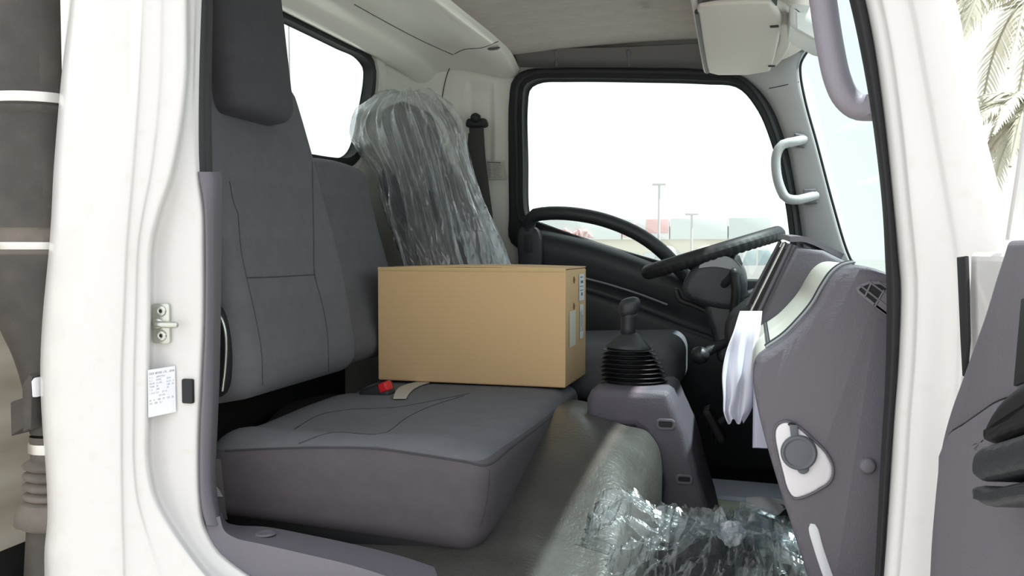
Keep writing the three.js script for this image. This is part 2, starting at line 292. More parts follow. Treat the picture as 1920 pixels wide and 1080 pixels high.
// cove between rear wall and roof, roof skin, headliner
{
  const r = struct('ceiling', 'grey cloth headliner and cream roof cove of the cab', 'ceiling');
  const prof = [[-.795, 2.196], [-.80, 2.186], [-.83, 2.180], [-.93, 2.186], [-1.02, 2.19], [-1.07, 2.18], [-1.12, 2.15], [-1.165, 2.165], [-1.19, 2.19]];
  const prof2 = [[-.785, 2.205], [-.80, 2.184], [-.85, 2.18], [-.95, 2.205], [-1.03, 2.215], [-1.08, 2.20], [-1.10, 2.17], [-1.14, 2.145], [-1.19, 2.16]];
  obj('roof_cove', sheet([-1.42, -1.9, -2.4, -2.75, -2.93].map((z, i) => prof2.map(([x, y]) => V(x, y - (i === 4 ? .01 : 0), z))).concat([prof2.map(([x, y]) => V(x + .0, y - .045, -3.035))]), { nu: 50, nv: 40, t: .004 }), M.cream, r, 'cream painted roof cove above the rear window');
  obj('cove_seam', [tube(dense([[664, 8], [725, 42], [790, 76], [850, 103]], 8).map(([u, v]) => onMesh(u, v, scene)).filter(Boolean).map(p => lift(p, .0005)), .0013, { caps: false }), tube(dense([[852, 101], [870, 93], [905, 89], [938, 76]], 8).map(([u, v]) => onMesh(u, v, scene)).filter(Boolean).map(p => lift(p, .0005)), .0013, { caps: false })], M.seam, r);
  obj('headliner', sheet([-1.40, -1.8, -2.3, -2.75, -2.97].map((z, i) => [-.80, -.6, -.3, 0, .10, .145].map((x, k) => V(x, 2.205 + [0, .012, .018, .012, 0, -.03][k] + (i === 4 ? -.008 : i === 0 ? -.02 : 0), z))), { nu: 30, nv: 30, t: .02 }), M.headliner, r, 'grey cloth headliner');
  obj('roof_skin', box(-1.22, 2.25, -3.1, .10, 2.32, -1.31, .02), M.white, r);
  const pc = onMesh(926, 91, r);
  if (pc) obj('plug', place(lathe([[0, .0], [.014, 0], [.02, .003], [.021, .006]], 24), pc.clone().add(V(0, -.004, 0)), new THREE.Quaternion().setFromEuler(new THREE.Euler(.35, 0, 0))), M.greyTrim, r, 'round grey plug');
  obj('button', place(new THREE.SphereGeometry(.012, 16, 8).scale(1, .25, 1), at(1210, 16, 'y', 2.212)), M.headliner, r);
}
// far side: outlines of the door's black frame
const frameOuter = smooth(px('z', -3.03, [[955, 400], [954, 300], [955, 190], [962, 150], [985, 132], [1050, 128], [1200, 128], [1320, 131], [1395, 145], [1440, 190], [1474, 270], [1495, 380], [1506, 460], [1509, 560], [1470, 590], [1240, 545], [980, 470], [956, 450]]), 120);
const frameInner = smooth(px('z', -3.03, [[978, 395], [976, 300], [975, 195], [981, 158], [1003, 144], [1060, 141], [1200, 142], [1320, 145], [1385, 152], [1425, 195], [1456, 270], [1479, 370], [1490, 455], [1493, 520], [1468, 548], [1235, 497], [1020, 428], [984, 412]]), 120);
{
  const w = struct('wall_far', 'far side of the cab with door opening and grey trims', 'wall');
  const o = [[-1.2, .8], [.33, .8], [.33, 1.38], [.25, 1.5], [.085, 2.14], [.04, 2.3], [-1.2, 2.3]];
  obj('side_panel', extr('z', o, -3.10, -3.055, { holes: [inset(frameOuter, .004)] }), M.cream, w);
  const hd = [[960, 92, 976, 126], [1040, 91, 1050, 127], [1150, 89, 1150, 128], [1300, 82, 1310, 131], [1400, 76, 1400, 147]];
  obj('header_trim', sheet([hd.map(([u, v]) => at(u, v, 'z', -2.965)), hd.map(([u, v, a, b]) => at(lerp(u, a, .5), lerp(v, b, .5), 'z', -2.985)), hd.map(([, , a, b]) => at(a, b, 'z', -3.03))], { nu: 40, nv: 8 }), S('#716e6c', .55), w, 'grey trim above the far door');
  for (const u of [1042, 1178]) obj('rib', tube([at(u, 96, 'z', -2.97), at(u + 1, 122, 'z', -3.015)], .006, { caps: true }), M.greyTrim, w);
  const a = [[60, 1330, 1528], [90, 1340, 1514], [112, 1330, 1501], [148, 1396, 1499], [190, 1440, 1508], [270, 1474, 1530], [330, 1487, 1546], [380, 1496, 1559], [430, 1503, 1573], [470, 1506, 1586], [500, 1508, 1600], [560, 1509, 1622]];
  obj('front_pillar', sheet(a.map(([v, l, r]) => [at(l - 4, v, 'z', -3.035), at(lerp(l, r, .15), v, 'z', -3.0), at(lerp(l, r, .6), v, 'z', -2.975), at(r - 3, v, 'z', -2.97), at(r + 2, v, 'z', -3.0)]), { nu: 26, nv: 40 }), S('#b9b8b9', .5, { bumpMap: T.grainB, bumpScale: .0003 }), w, 'grey windscreen pillar trim on the far side');  // trim grey lightened for the daylight falling on this pillar
  obj('trim_joint', tube([[1442, 166], [1470, 160], [1498, 153]].map(([u, v]) => lift(onMesh(u, v, w), .001)), .0014, { caps: false }), M.seam, w);
}
// windscreen
{
  const w = struct('window_1', 'tinted windscreen of the truck cab', 'window');
  const X = y => .31 - .25 * (y - 1.5);
  { const pane = curve([-1.34, -1.8, -2.24, -2.7, -3.12].map(z => V(.03 - .07 * Math.pow((z + 2.23) / .89, 2), 0, z))); obj('pane', gridGeo(20, 8, (u, v) => { const p = pane.getPoint(u), y = lerp(1.40, 2.17, v); return V(p.x + X(y), y, p.z); }), M.tint, w); }
  obj('screen_seal', tube([[1518, 90], [1502, 118], [1501, 140], [1510, 190], [1532, 270], [1561, 380], [1588, 470], [1602, 500], [1625, 540]].map(([u, v]) => at(u, v, 'z', -2.965)), .004), M.rubber, w);
  obj('header_rail', box(.08, 2.155, -3.04, .14, 2.24, -1.36, .01), M.midTrim, w);
}
// firewall
{
  const w = struct('wall_front', 'dark firewall in front of the footwell', 'wall');
  obj('firewall', box(.29, .8, -3.08, .34, 1.44, -1.38), M.deepBlack, w);
}
// ═════════ SEATS ═════════
// bench: x forward, z across
const bench = thing('bench_seat', 'grey cloth two-person bench seat nearest the open door, cardboard box on it', 'seat');
{
  const X0 = -1.02, X1 = -.43, Z0 = -1.49, Z1 = -2.335;
  const g = pillow(X1 - X0, .185, Z0 - Z1, .045, (p, k) => {
    const fx = (k.x + 1) / 2, fz = (k.z + 1) / 2;                       // 0 rear .. 1 front, 0 far .. 1 near
    let y;
    if (p.y > 0) {
      const crown = .012 * (1 - Math.pow(Math.abs(k.z), 3)) * (1 - Math.pow(Math.abs(k.x), 6));
      const bolster = .010 * Math.exp(-Math.pow((fz - .93) / .05, 2)) * ss(1.0, .8, fx), dip = -.012 * Math.exp(-Math.pow((fz - .8) / .14, 2) - Math.pow((fx - .35) / .25, 2));
      y = p.y + ss(0, .06, p.y) * (crown + bolster + dip + .004 * fx - .007 * ss(.75, 1, fx) * ss(.75, 1, fz) - .02 * ss(.12, .0, fx) - .022 * Math.exp(-Math.pow((fx - .14) / .09, 2) - Math.pow((fz - .29) / .07, 2)));
    } else y = p.y + lerp(.025, -.008, fx) * Math.min(1, -p.y / .09);
    const low = (p.y + .0925) / .185;
    if (k.x > .3) p.x -= (1 - low) * .055 * ss(.3, 1, k.x) * .6;
    if (k.z > 0) p.z -= (1 - low) * .02;
    p.y = y;
  }, 34);
  g.translate((X0 + X1) / 2, 1.0985, (Z0 + Z1) / 2);
  // split into cushion top and side skirt along the piping
  const nearY = px('z', Z0, [[380, 846], [500, 842], [600, 840], [700, 842], [800, 855], [870, 866], [925, 873]]), frontY = [[920, 873], [960, 838], [1010, 800], [1060, 760], [1110, 719]].map(([u, v]) => { const p = at(u, v, 'x', X1); return [p.z, p.y]; });
  const along = (t, k) => { for (let i = 1; i < t.length; i++) if ((k - t[i - 1][0]) * (k - t[i][0]) <= 0) return lerp(t[i - 1][1], t[i][1], (k - t[i - 1][0]) / (t[i][0] - t[i - 1][0] || 1)); return Math.abs(k - t[0][0]) < Math.abs(k - t[t.length - 1][0]) ? t[0][1] : t[t.length - 1][1]; };
  const cut = p => lerp(along(nearY, p[0]), along(frontY, p[2]), ss(-.03, .03, (Z0 - p[2]) - (X1 - p[0])));
  const ni = fin(g), P = ni.attributes.position.array, N = ni.attributes.normal.array, U = ni.attributes.uv.array, sets = [[], []], seamPts = [];
  for (let i = 0; i < P.length / 3; i += 3) {
    const vs = [0, 1, 2].map(k => [...P.slice((i + k) * 3, (i + k) * 3 + 3), ...N.slice((i + k) * 3, (i + k) * 3 + 3), ...U.slice((i + k) * 2, (i + k) * 2 + 2)]), f = vs.map(q => q[1] - cut(q));
    for (const side of [0, 1]) {
      const poly = [], sg = side ? -1 : 1;
      for (let k = 0; k < 3; k++) { const j = (k + 1) % 3; if (f[k] * sg >= 0) poly.push(vs[k]); if (f[k] * f[j] < 0) { const t = f[k] / (f[k] - f[j]); poly.push(vs[k].map((x, e) => lerp(x, vs[j][e], t))); } }
      for (let k = 2; k < poly.length; k++) sets[side].push(poly[0], poly[k - 1], poly[k]);
    }
  }
  const pick = list => { const o = new THREE.BufferGeometry(); for (const [n, s, e] of [['position', 3, 0], ['normal', 3, 3], ['uv', 2, 6]]) o.setAttribute(n, new THREE.Float32BufferAttribute(list.flatMap(q => q.slice(e, e + s)), s)); return o; };
  const top = new THREE.Mesh(pick(sets[0]), M.fabric), sk = new THREE.Mesh(pick(sets[1]), M.skirt);
  top.name = 'seat_cushion'; sk.name = 'cushion_skirt'; sk.userData.label = 'smooth purple-grey cushion skirt';
  for (const m of [top, sk]) { m.castShadow = m.receiveShadow = true; bench.add(m); }
  const line = (pts, par, r = .0013, name = 'seam') => { const q = dense(pts).map(([u, v]) => onMesh(u, v, bench)).filter(Boolean); if (q.length > 2) obj(name, tube(q, r, { caps: false, rad: 6 }), M.seam, par); };
  line([[422, 846], [500, 842], [600, 840], [700, 842], [800, 855], [870, 866], [914, 872], [960, 838], [1010, 800], [1060, 760], [1100, 726]], top, .0018, 'piping');
  line([[560, 832], [620, 812], [720, 812], [760, 785], [800, 765], [870, 742]], top);
  line([[540, 812], [600, 778], [660, 768], [740, 764], [830, 748], [880, 738]], top);
  line([[918, 880], [914, 930], [902, 985]], sk, .001);

  // backrests: front face leans from x = -.92 (bottom) to -1.03 (top)
  const back = (z0, z1, y0, y1, round, mat, name, dx = 0) => {
    const g = pillow(.15, y1 - y0, z0 - z1, .05, (p, k) => {
      const up = (k.y + 1) / 2;
      p.z *= 1 - round * Math.pow(Math.max(0, up - .55) / .45, 3);
      if (k.x > 0) p.x += -.02 * (1 - Math.pow(Math.abs(k.z), 3)) * ss(0, .3, up) * (1 - ss(.8, 1, up)) + .022 * Math.exp(-Math.pow((up - .28) / .3, 2));
      p.y += .012 * (1 - k.z * k.z) * ss(.6, 1, up);
    }, 28);
    g.rotateZ(.19); g.translate(-1.05 + dx, (y0 + y1) / 2, (z0 + z1) / 2);
    return obj(name, g, mat, bench);
  };
  const b1 = back(-1.50, -2.0, 1.245, 1.935, .30, M.fabric, 'backrest');
  const b2 = back(-2.005, -2.40, 1.245, 1.77, .12, M.fabric, 'backrest', -.025);
  const h = pillow(.13, .46, .28, .034, (p, k) => { p.z *= 1 - .13 * (1 - k.y) / 2; p.x += .01 * (1 - k.z * k.z); }, 20);
  h.rotateZ(.13); h.translate(-1.07, 2.045, -1.705);
  obj('headrest', h, M.fabricShaded, bench, 'grey cloth headrest darkened for shade');
  line([[446, 400], [452, 470], [462, 520], [480, 600], [490, 660], [492, 722]], b1);
  line([[462, 521], [520, 519], [590, 515]], b1);
  line([[584, 250], [586, 340], [588, 440], [590, 515], [604, 570], [614, 630], [616, 696]], b1);
  line([[430, 340], [438, 380], [446, 400]], b1);
  obj('backrest_shell', [box(-1.16, 1.22, -1.99, -1.10, 1.86, -1.52, .015)], M.black, bench);
  obj('seat_frame', box(-1.10, .95, -2.32, -.52, 1.06, -1.53, .01), M.deepBlack, bench);
  rebase(bench);
}
{ // driver's seat
  const d = thing('driver_seat', 'grey reclined driver seat, back darkened for shade, under clear plastic beside the far door', 'seat');
  const lean = .42, zc = -2.68;
  const g = pillow(.16, .64, .50, .055, (p, k) => { const up = (k.y + 1) / 2; p.z *= 1 - .34 * Math.pow(Math.max(0, up - .45) / .55, 2); if (k.x > 0) p.x += .055 * Math.pow(Math.abs(k.z), 4) * (1 - ss(.55, .95, up)) - .01; }, 28);
  g.rotateZ(lean); g.translate(-.905, 1.54, zc); obj('backrest', g, M.fabricShaded, d);
  const h = pillow(.12, .26, .27, .05, (p, k) => { p.z *= 1 - .15 * (k.y + 1) / 2; }, 18); h.rotateZ(.3); h.translate(-1.03, 1.865, zc); obj('headrest', h, M.fabricShaded, d);
  const c = pillow(.60, .15, .50, .055, (p, k) => { if (p.y > 0) p.y += .018 * Math.pow(Math.abs(k.z), 3) + .012 * k.x; }, 24); c.translate(-.50, 1.20, zc); obj('seat_cushion', c, M.fabric, d);
  obj('seat_base', box(-.76, .86, zc - .2, -.28, 1.13, zc + .2, .02), M.deepBlack, d);
  obj('side_plug', place(lathe([[0, .004], [.010, .004], [.012, 0]], 18).rotateX(Math.PI / 2), at(781, 357, 'z', -2.465)), M.deepBlack, d);
  rebase(d);
}
{ // clear plastic cover over the driver's seat: rings round a leaning axis
  const n = 150, m = 110;
  const prof = curve([V(0, .0, 0), V(.06, .008, .05), V(.11, -.03, .105), V(.15, -.10, .155), V(.145, -.20, .165), V(.14, -.30, .185), V(.145, -.42, .225), V(.14, -.55, .25), V(.14, -.66, .262)]); // [x radius, y, z radius]
  const w = [];
  for (let k = 0; k < 30; k++) w.push([2 + Math.floor(rnd() * 22), rnd() * 6.3, (rnd() - .5) * 1.1, .004 + .009 * rnd()]);
  const g = gridGeo(260, 130, (u, v) => {
    const a = u * Math.PI * 2, q = prof.getPoint(Math.min(1, v)), y = 2.02 + q.y, drop = -q.y;
    const axis = -1.045 + Math.max(0, drop - .06) * .37;
    let f = 0; for (const [k, ph, tw, am] of w) { const c = 1 - Math.abs(Math.sin(k * a / 2 + ph + tw * v * 3 + .5 * Math.sin(v * 5 + ph))); f += am * (Math.pow(c, 3) - .18); }
    const wrap = (c, wd) => Math.exp(-Math.pow((((a - c + 9.4248) % 6.2832) - 3.1416) / wd, 2));
    const lobe = .075 * wrap(2.5, .6) * Math.exp(-Math.pow((drop - .14) / .07, 2)) + .03 * wrap(5.2, .5) * Math.exp(-Math.pow((drop - .10) / .07, 2));
    const s = ss(0, .2, v), r = 1 + s * (f * 3.6 + .04 * Math.sin(a * 3 + v * 9));
    return V(Math.max(-1.165, axis + Math.cos(a) * (q.x * r + lobe)), y + s * f * .5 + .012 * s * Math.sin(a * 5 + 2) * (v > .9 ? 2 : 1), -2.645 + Math.sin(a) * (q.z * r * (Math.sin(a) < 0 ? .88 : 1.12) + lobe * .6));
  }, true);
  tag(obj('plastic_seat_cover', g, M.film), 'crumpled clear plastic bag draped over the far seat back', 'plastic cover');
}
// ═════════ CARDBOARD BOX ═════════
{
  const b = thing('cardboard_box', 'plain brown cardboard box with paper labels on its end, on the bench', 'box');
  const W = .497, H = .292, D = .245, t = .004;
  const body = extr('y', [[-W / 2, -D / 2], [W / 2, -D / 2], [W / 2, D / 2], [-W / 2, D / 2]], 0, H - .003, { bevel: .004, seg: 3 });
  obj('carton', body, M.card, b);
  const flap = s => sheet([0, 1].map(r => [0, .33, .66, 1].map((k, i) => V(lerp(-W / 2, W / 2, k), H + [.001, .0045, .005, .0015][i] * (r ? 1 : 1.2) , s * lerp(D / 2, .0015, r)))), { nu: 16, nv: 6, t: .003 });
  obj('flap', flap(1), M.card, b); obj('flap', flap(-1), M.card, b);
  obj('flap_edge', extr('y', [[-W / 2, D / 2 - .004], [W / 2, D / 2 - .004], [W / 2, D / 2 + .0012], [-W / 2, D / 2 + .0012]], H - .008, H + .002, { bevel: .001 }), M.cardEdge, b, 'pale folded top edge');
  const end = (y0, y1, z0, z1, map, name) => decal(name, [V(W / 2 + .0015, y1, z0), V(W / 2 + .0015, y1, z1), V(W / 2 + .0015, y0, z1), V(W / 2 + .0015, y0, z0)], map, b, .7);
  const lines = (bars) => printed(256, 256, (x, w, h) => { x.fillStyle = '#eceef0'; x.fillRect(0, 0, w, h); x.fillStyle = '#6b7078'; for (const [a, c, d, e] of bars) x.fillRect(a * w, c * h, d * w, e * h); });
  end(.205, .275, -.03, -.095, lines([[.2, .1, .5, .04], [.3, .25, .5, .1], [.15, .45, .7, .03], [.15, .6, .7, .03], [.4, .7, .3, .12]]), 'shipping_label');
  end(.105, .195, -.04, -.085, lines([[.2, .2, .1, .6], [.4, .15, .08, .5], [.6, .3, .1, .5], [.75, .2, .06, .6]]), 'shipping_label');
  end(.095, .185, .085, .01, printed(64, 64, (x, w, h) => { x.fillStyle = '#e6e0cf'; x.fillRect(0, 0, w, h); }), 'paper_strip');
  for (const y of [.262, .195]) obj('torn_slot', place(new THREE.SphereGeometry(.007, 10, 8).scale(.3, 1.3, .8), V(W / 2 + .001, y, .03)), M.cardCut, b);
  const c = at(1060, 727, 'y', 1.208), c2 = at(708, 710, 'y', 1.208);
  const yaw = -.02;
  b.rotation.y = -yaw * -1;
  b.position.set(c.x - W / 2 * Math.cos(yaw) - D / 2 * Math.sin(yaw), 1.207, c.z + W / 2 * Math.sin(yaw) - D / 2 * Math.cos(yaw));
}
{ // buckle and loose belt on the bench
  const k = thing('seat_belt_buckle', 'black seat belt buckle with red button sunk behind the bench cushion', 'buckle');
  const p = onMesh(712, 738, bench).add(V(0, .006, .004));
  const g = pillow(.075, .04, .05, .01, null, 8); g.rotateZ(.35); obj('buckle_body', place(g, p.clone().add(V(-.006, -.004, -.004))), M.black, k);
  const r = pillow(.022, .022, .038, .004, null, 6); r.rotateZ(.35); obj('release_button', place(r, p.clone().add(V(.018, .013, .004))), M.red, k, 'red release button');
  rebase(k);
  const q = [[[738, 750], [762, 750]], [[742, 738], [768, 740]], [[752, 728], [778, 731]], [[770, 722], [792, 724]], [[792, 717], [806, 720]]].map(w => w.map(([u, v]) => { const h = onMesh(u, v, bench); return h.add(V(0, .005, .002)); }));
  tag(obj('belt_strap', sheet(q, { nu: 3, nv: 16, t: .002, straight: true }), M.tan), 'pale belt strap lying in the gap of the bench behind the buckle', 'strap');
}
// ═════════ FAR SIDE ═════════
{
  const d = thing('truck_door', 'closed far door of the truck with black frame and dark trim panel', 'door');
  obj('window_frame', extr('z', frameOuter, -3.095, -3.015, { bevel: .012, seg: 4, holes: [frameInner] }), M.rubber, d, 'black rubber window frame');
  obj('frame_lip', extr('z', inset(frameInner, -.016), -3.03, -3.011, { bevel: .004, seg: 3, holes: [inset(frameInner, -.008)] }), M.darkPlastic, d);
  obj('pane', extr('z', inset(frameInner, -.008), -3.066, -3.064), M.glass, d);
  // trim panel with a rolled belt line
  const top = [[975, 432], [1008, 428], [1060, 438], [1120, 454], [1180, 474], [1235, 494], [1300, 519], [1400, 548], [1530, 560]];
  const off = [[0, -3.04], [3, -3.005], [14, -2.975], [32, -2.962], [60, -2.965], [95, -2.975], [103, -2.952], [130, -2.945], [220, -2.95], [420, -2.975]];
  obj('trim_panel', sheet(off.map(([dv, z]) => top.map(([u, v], i) => at(u, v + dv * (dv > 60 ? 1 - .12 * (i < 2 ? 0 : 0) : 1), 'z', z))), { nu: 60, nv: 60, t: .02 }), M.darkPlastic, d, 'dark grey door trim panel');
  obj('highlight_line', tube([[1094, 521], [1140, 533], [1200, 552], [1250, 571]].map(([u, v]) => at(u, v, 'z', -2.94)), .0035), M.midTrim, d);  // highlight along the trim ridge, put in as a lighter grey tube
  // arched grab rail
  const rail = [[992, 440, -2.95], [992, 418, -2.94], [998, 406, -2.93], [1016, 401, -2.925], [1060, 400, -2.92], [1115, 408, -2.92], [1165, 424, -2.92], [1205, 444, -2.92], [1240, 470, -2.925], [1275, 506, -2.95], [1300, 535, -2.97]].map(([u, v, z]) => at(u, v, 'z', z));
  obj('armrest_rail', tube(rail, .0225, { rad: 14 }), M.darkPlastic, d, 'arched dark armrest rail');
  obj('rail_mount', extr('z', smooth(px('z', -2.95, [[974, 432], [984, 424], [1006, 428], [1016, 450], [1018, 498], [1010, 530], [980, 530], [974, 480]]), 40), -2.98, -2.925, { bevel: .008, seg: 3 }), M.darkPlastic, d);
  obj('cover_cap', extr('z', (() => { const a = px('z', -2.925, [[984, 440], [998, 474]]); return rrect(a[0][0], a[1][1], a[1][0], a[0][1], .006); })(), -2.927, -2.921, { bevel: .001 }), M.black, d);
  obj('door_base', box(-.80, .86, -3.05, .15, 1.45, -2.99, .02), M.darkPlastic, d);
  rebase(d);
}
{ // seat belt on the far pillar
  const b = thing('seat_belt', 'charcoal seat belt hanging from the pillar behind the far seat', 'seat belt');
  const w = [[893, 238, -3.0, 44 / 2], [897, 300, -2.985, 22], [905, 360, -2.97, 21], [912, 410, -2.955, 20], [925, 520, -2.93, 20]];
  obj('webbing', sheet(w.map(([u, v, z, r]) => [at(u - r * .62, v, 'z', z), at(u, v, 'z', z + .004), at(u + r * .62, v, 'z', z + .002)]), { nu: 6, nv: 24, t: .002 }), M.belt, b);
  obj('webbing', sheet([[889, 250, -3.02], [885, 330, -3.01], [888, 400, -3.0], [900, 520, -2.99]].map(([u, v, z]) => [at(u - 11, v, 'z', z), at(u + 9, v, 'z', z)]), { nu: 6, nv: 16, t: .002 }), M.belt, b);
  const c = V().copy(at(892, 229, 'z', -2.99));
  const plate = smooth([[-.036, -.012], [-.03, .012], [-.012, .014], [-.008, .028], [.008, .028], [.012, .014], [.03, .012], [.036, -.012], [.02, -.018], [-.02, -.018]].map(([x, y]) => [c.x + x, c.y + y]), 60);
  obj('guide', extr('z', plate, -3.025, -2.985, { bevel: .008, seg: 3 }), M.black, b);
  obj('anchor_cover', place(new THREE.SphereGeometry(.017, 20, 12), V(c.x, c.y + .014, -2.985)), M.black, b);
  rebase(b);
}
{
  const t = printed(256, 256, (x, w, h) => {
    x.fillStyle = '#b9b9b2'; x.fillRect(0, 0, w, h); x.fillStyle = '#2c2e30'; x.fillRect(8, 12, 205, 11);
    x.fillStyle = '#56585a'; for (let i = 0; i < 12; i++) { x.fillRect(6, 38 + i * 17, 40 + 20 * hash(i, 3), 6); x.fillStyle = i % 5 === 2 ? '#8a5a62' : '#6a6c6e'; x.fillRect(80, 38 + i * 17, 90 + 70 * hash(i, 9), 5); x.fillStyle = '#56585a'; }
  });
  tag(decal('instruction_sticker', [[912, 302], [944, 303], [947, 336], [915, 336]].map(([u, v]) => at(u, v, 'z', -3.02)), t, scene), 'small grey instruction sticker beside the hanging belt', 'sticker');
}
{ // far grab handle
  const h = thing('grab_handle', 'small pale grey grab handle on the far windscreen pillar', 'handle');
  const p = [[1506, 262, -2.965], [1488, 266, -2.93], [1466, 272, -2.915], [1456, 290, -2.91], [1456, 325, -2.91], [1464, 355, -2.91], [1474, 371, -2.912], [1492, 375, -2.92], [1512, 371, -2.94], [1528, 367, -2.965]];
  obj('grip', tube(p.map(([u, v, z]) => at(u, v, 'z', z)), .0145, { rad: 14 }), S('#b9babb', .5, { bumpMap: T.grainB, bumpScale: .0002 }), h);
  for (const q of [[[1490, 250], [1510, 253], [1508, 277], [1488, 274]], [[1506, 355], [1530, 354], [1533, 381], [1508, 384]]]) obj('mount', extr('z', px('z', -2.965, q), -2.99, -2.955, { bevel: .005, seg: 3 }), M.greyTrim, h);
  rebase(h);
}
{ // near grab handle
  const h = thing('grab_handle', 'large purple-grey grab handle on the near windscreen pillar', 'handle');
  const p = [[1535, -190, -1.46], [1534, -150, -1.43], [1536, -60, -1.43], [1546, 20, -1.43], [1557, 90, -1.43], [1570, 148, -1.43], [1586, 182, -1.43], [1608, 200, -1.43], [1632, 202, -1.425], [1655, 201, -1.42]];
  const m = S('#8d8892', .5, { bumpMap: T.grainB, bumpScale: .0002 });
  obj('grip', tube(p.map(([u, v, z]) => at(u, v, 'z', z)), .0195, { rad: 18, n: 60 }), m, h);
  obj('mount', extr('z', px('z', -1.43, [[1622, 181], [1662, 181], [1664, 221], [1622, 220]]), -1.45, -1.405, { bevel: .004, seg: 3 }), m, h);
  rebase(h);
}
// ═════════ OVERHEAD ═════════
{
  const o = thing('overhead_shelf', 'beige-grey overhead shelf above the windscreen on the driver side', 'shelf');
  const y = 2.085;
  const rear = [[1299, 12], [1306, 60], [1312, 100], [1319, 131]].map(([u, v]) => at(u, v, 'y', y));
  const prof = z => { const t = (z + 2.04) / (-2.86 + 2.04), x = lerp(rear[0].x, rear[3].x, t); return [V(x - .012, 2.20, z), V(x - .008, 2.12, z), V(x, 2.092, z), V(x + .012, 2.09, z), V(x + .02, 2.115, z), V(-.02, 2.125, z), V(.05, 2.115, z), V(.10, 2.13, z), V(.14, 2.16, z), V(.13, 2.23, z)]; };
  obj('shelf_body', sheet([-1.98, -2.2, -2.5, -2.75, -2.89].map(prof), { nu: 60, nv: 20, t: .012 }), M.overhead, o);
  obj('end_cap', extr('z', [[-.15, 2.13], [.11, 2.14], [.12, 2.22], [-.16, 2.22]], -1.99, -1.975, { bevel: .003 }), M.black, o, 'dark end of the shelf');
  const pr = [[1443, 12], [1474, 24], [1484, 60], [1478, 95], [1452, 126], [1444, 120], [1460, 70]];
  obj('side_panel', extr('y', smooth(px('y', 2.095, pr), 40), 2.094, 2.12, { bevel: .006, seg: 3 }), M.overhead, o);
  obj('gap_strip', tube([[1307, 22], [1315, 75], [1321, 110], [1326, 134]].map(([u, v]) => at(u, v, 'y', 2.078)), .006), M.black, o, 'black strip for the shade in the gap beside the visor');  // black tube laid in for the shade between lip and visor
  obj('shadow_strip', extr('y', px('y', 2.084, [[1310, 12], [1380, 6], [1440, 3], [1457, 12], [1462, -40], [1306, -40]]), 2.084, 2.10, { bevel: .003 }), M.black, o);  // black slab added as the shadow above the visor
  rebase(o);
  const s = thing('sun_visor', 'beige sun visor folded flat under the overhead shelf', 'sun visor');
  const out = [[1307, 22], [1312, 14], [1340, 9], [1400, 5], [1444, 6], [1456, 20], [1466, 38], [1460, 80], [1449, 122], [1444, 134], [1400, 141], [1345, 141], [1329, 137], [1324, 125], [1314, 70]];
  obj('visor_panel', extr('y', px('y', 2.075, out), 2.074, 2.092, { bevel: .007, seg: 3 }), M.overhead, s);
  for (const [u, v] of [[1452, 50], [1447, 124]]) obj('clip', place(pillow(.02, .004, .012, .002, null, 4), at(u, v, 'y', 2.072)), M.black, s);
  rebase(s);
  const r = thing('rear_view_mirror', 'pale mirror housing hanging at the windscreen top beside the near grab handle', 'mirror');
  const mo = px('z', -2.2, [[1479, 20], [1482, 13], [1500, 12], [1530, 18], [1570, 30], [1570, 92], [1530, 82], [1492, 62], [1481, 52]]);
  obj('housing', extr('z', mo, -2.34, -2.17, { bevel: .012, seg: 4 }), S('#d9dcdb', .4), r);
  obj('mirror_glass', extr('z', px('z', -2.165, [[1494, 22], [1528, 26], [1566, 36], [1566, 84], [1530, 73], [1495, 53]]), -2.172, -2.166, { bevel: .001 }), S('#eef4f3', .15), r, 'paler inner face');
  obj('stem', tube([at(1530, 14, 'z', -2.25), at(1524, -20, 'z', -2.25), at(1518, -45, 'z', -2.25)], .009), M.black, r);
  rebase(r);
}
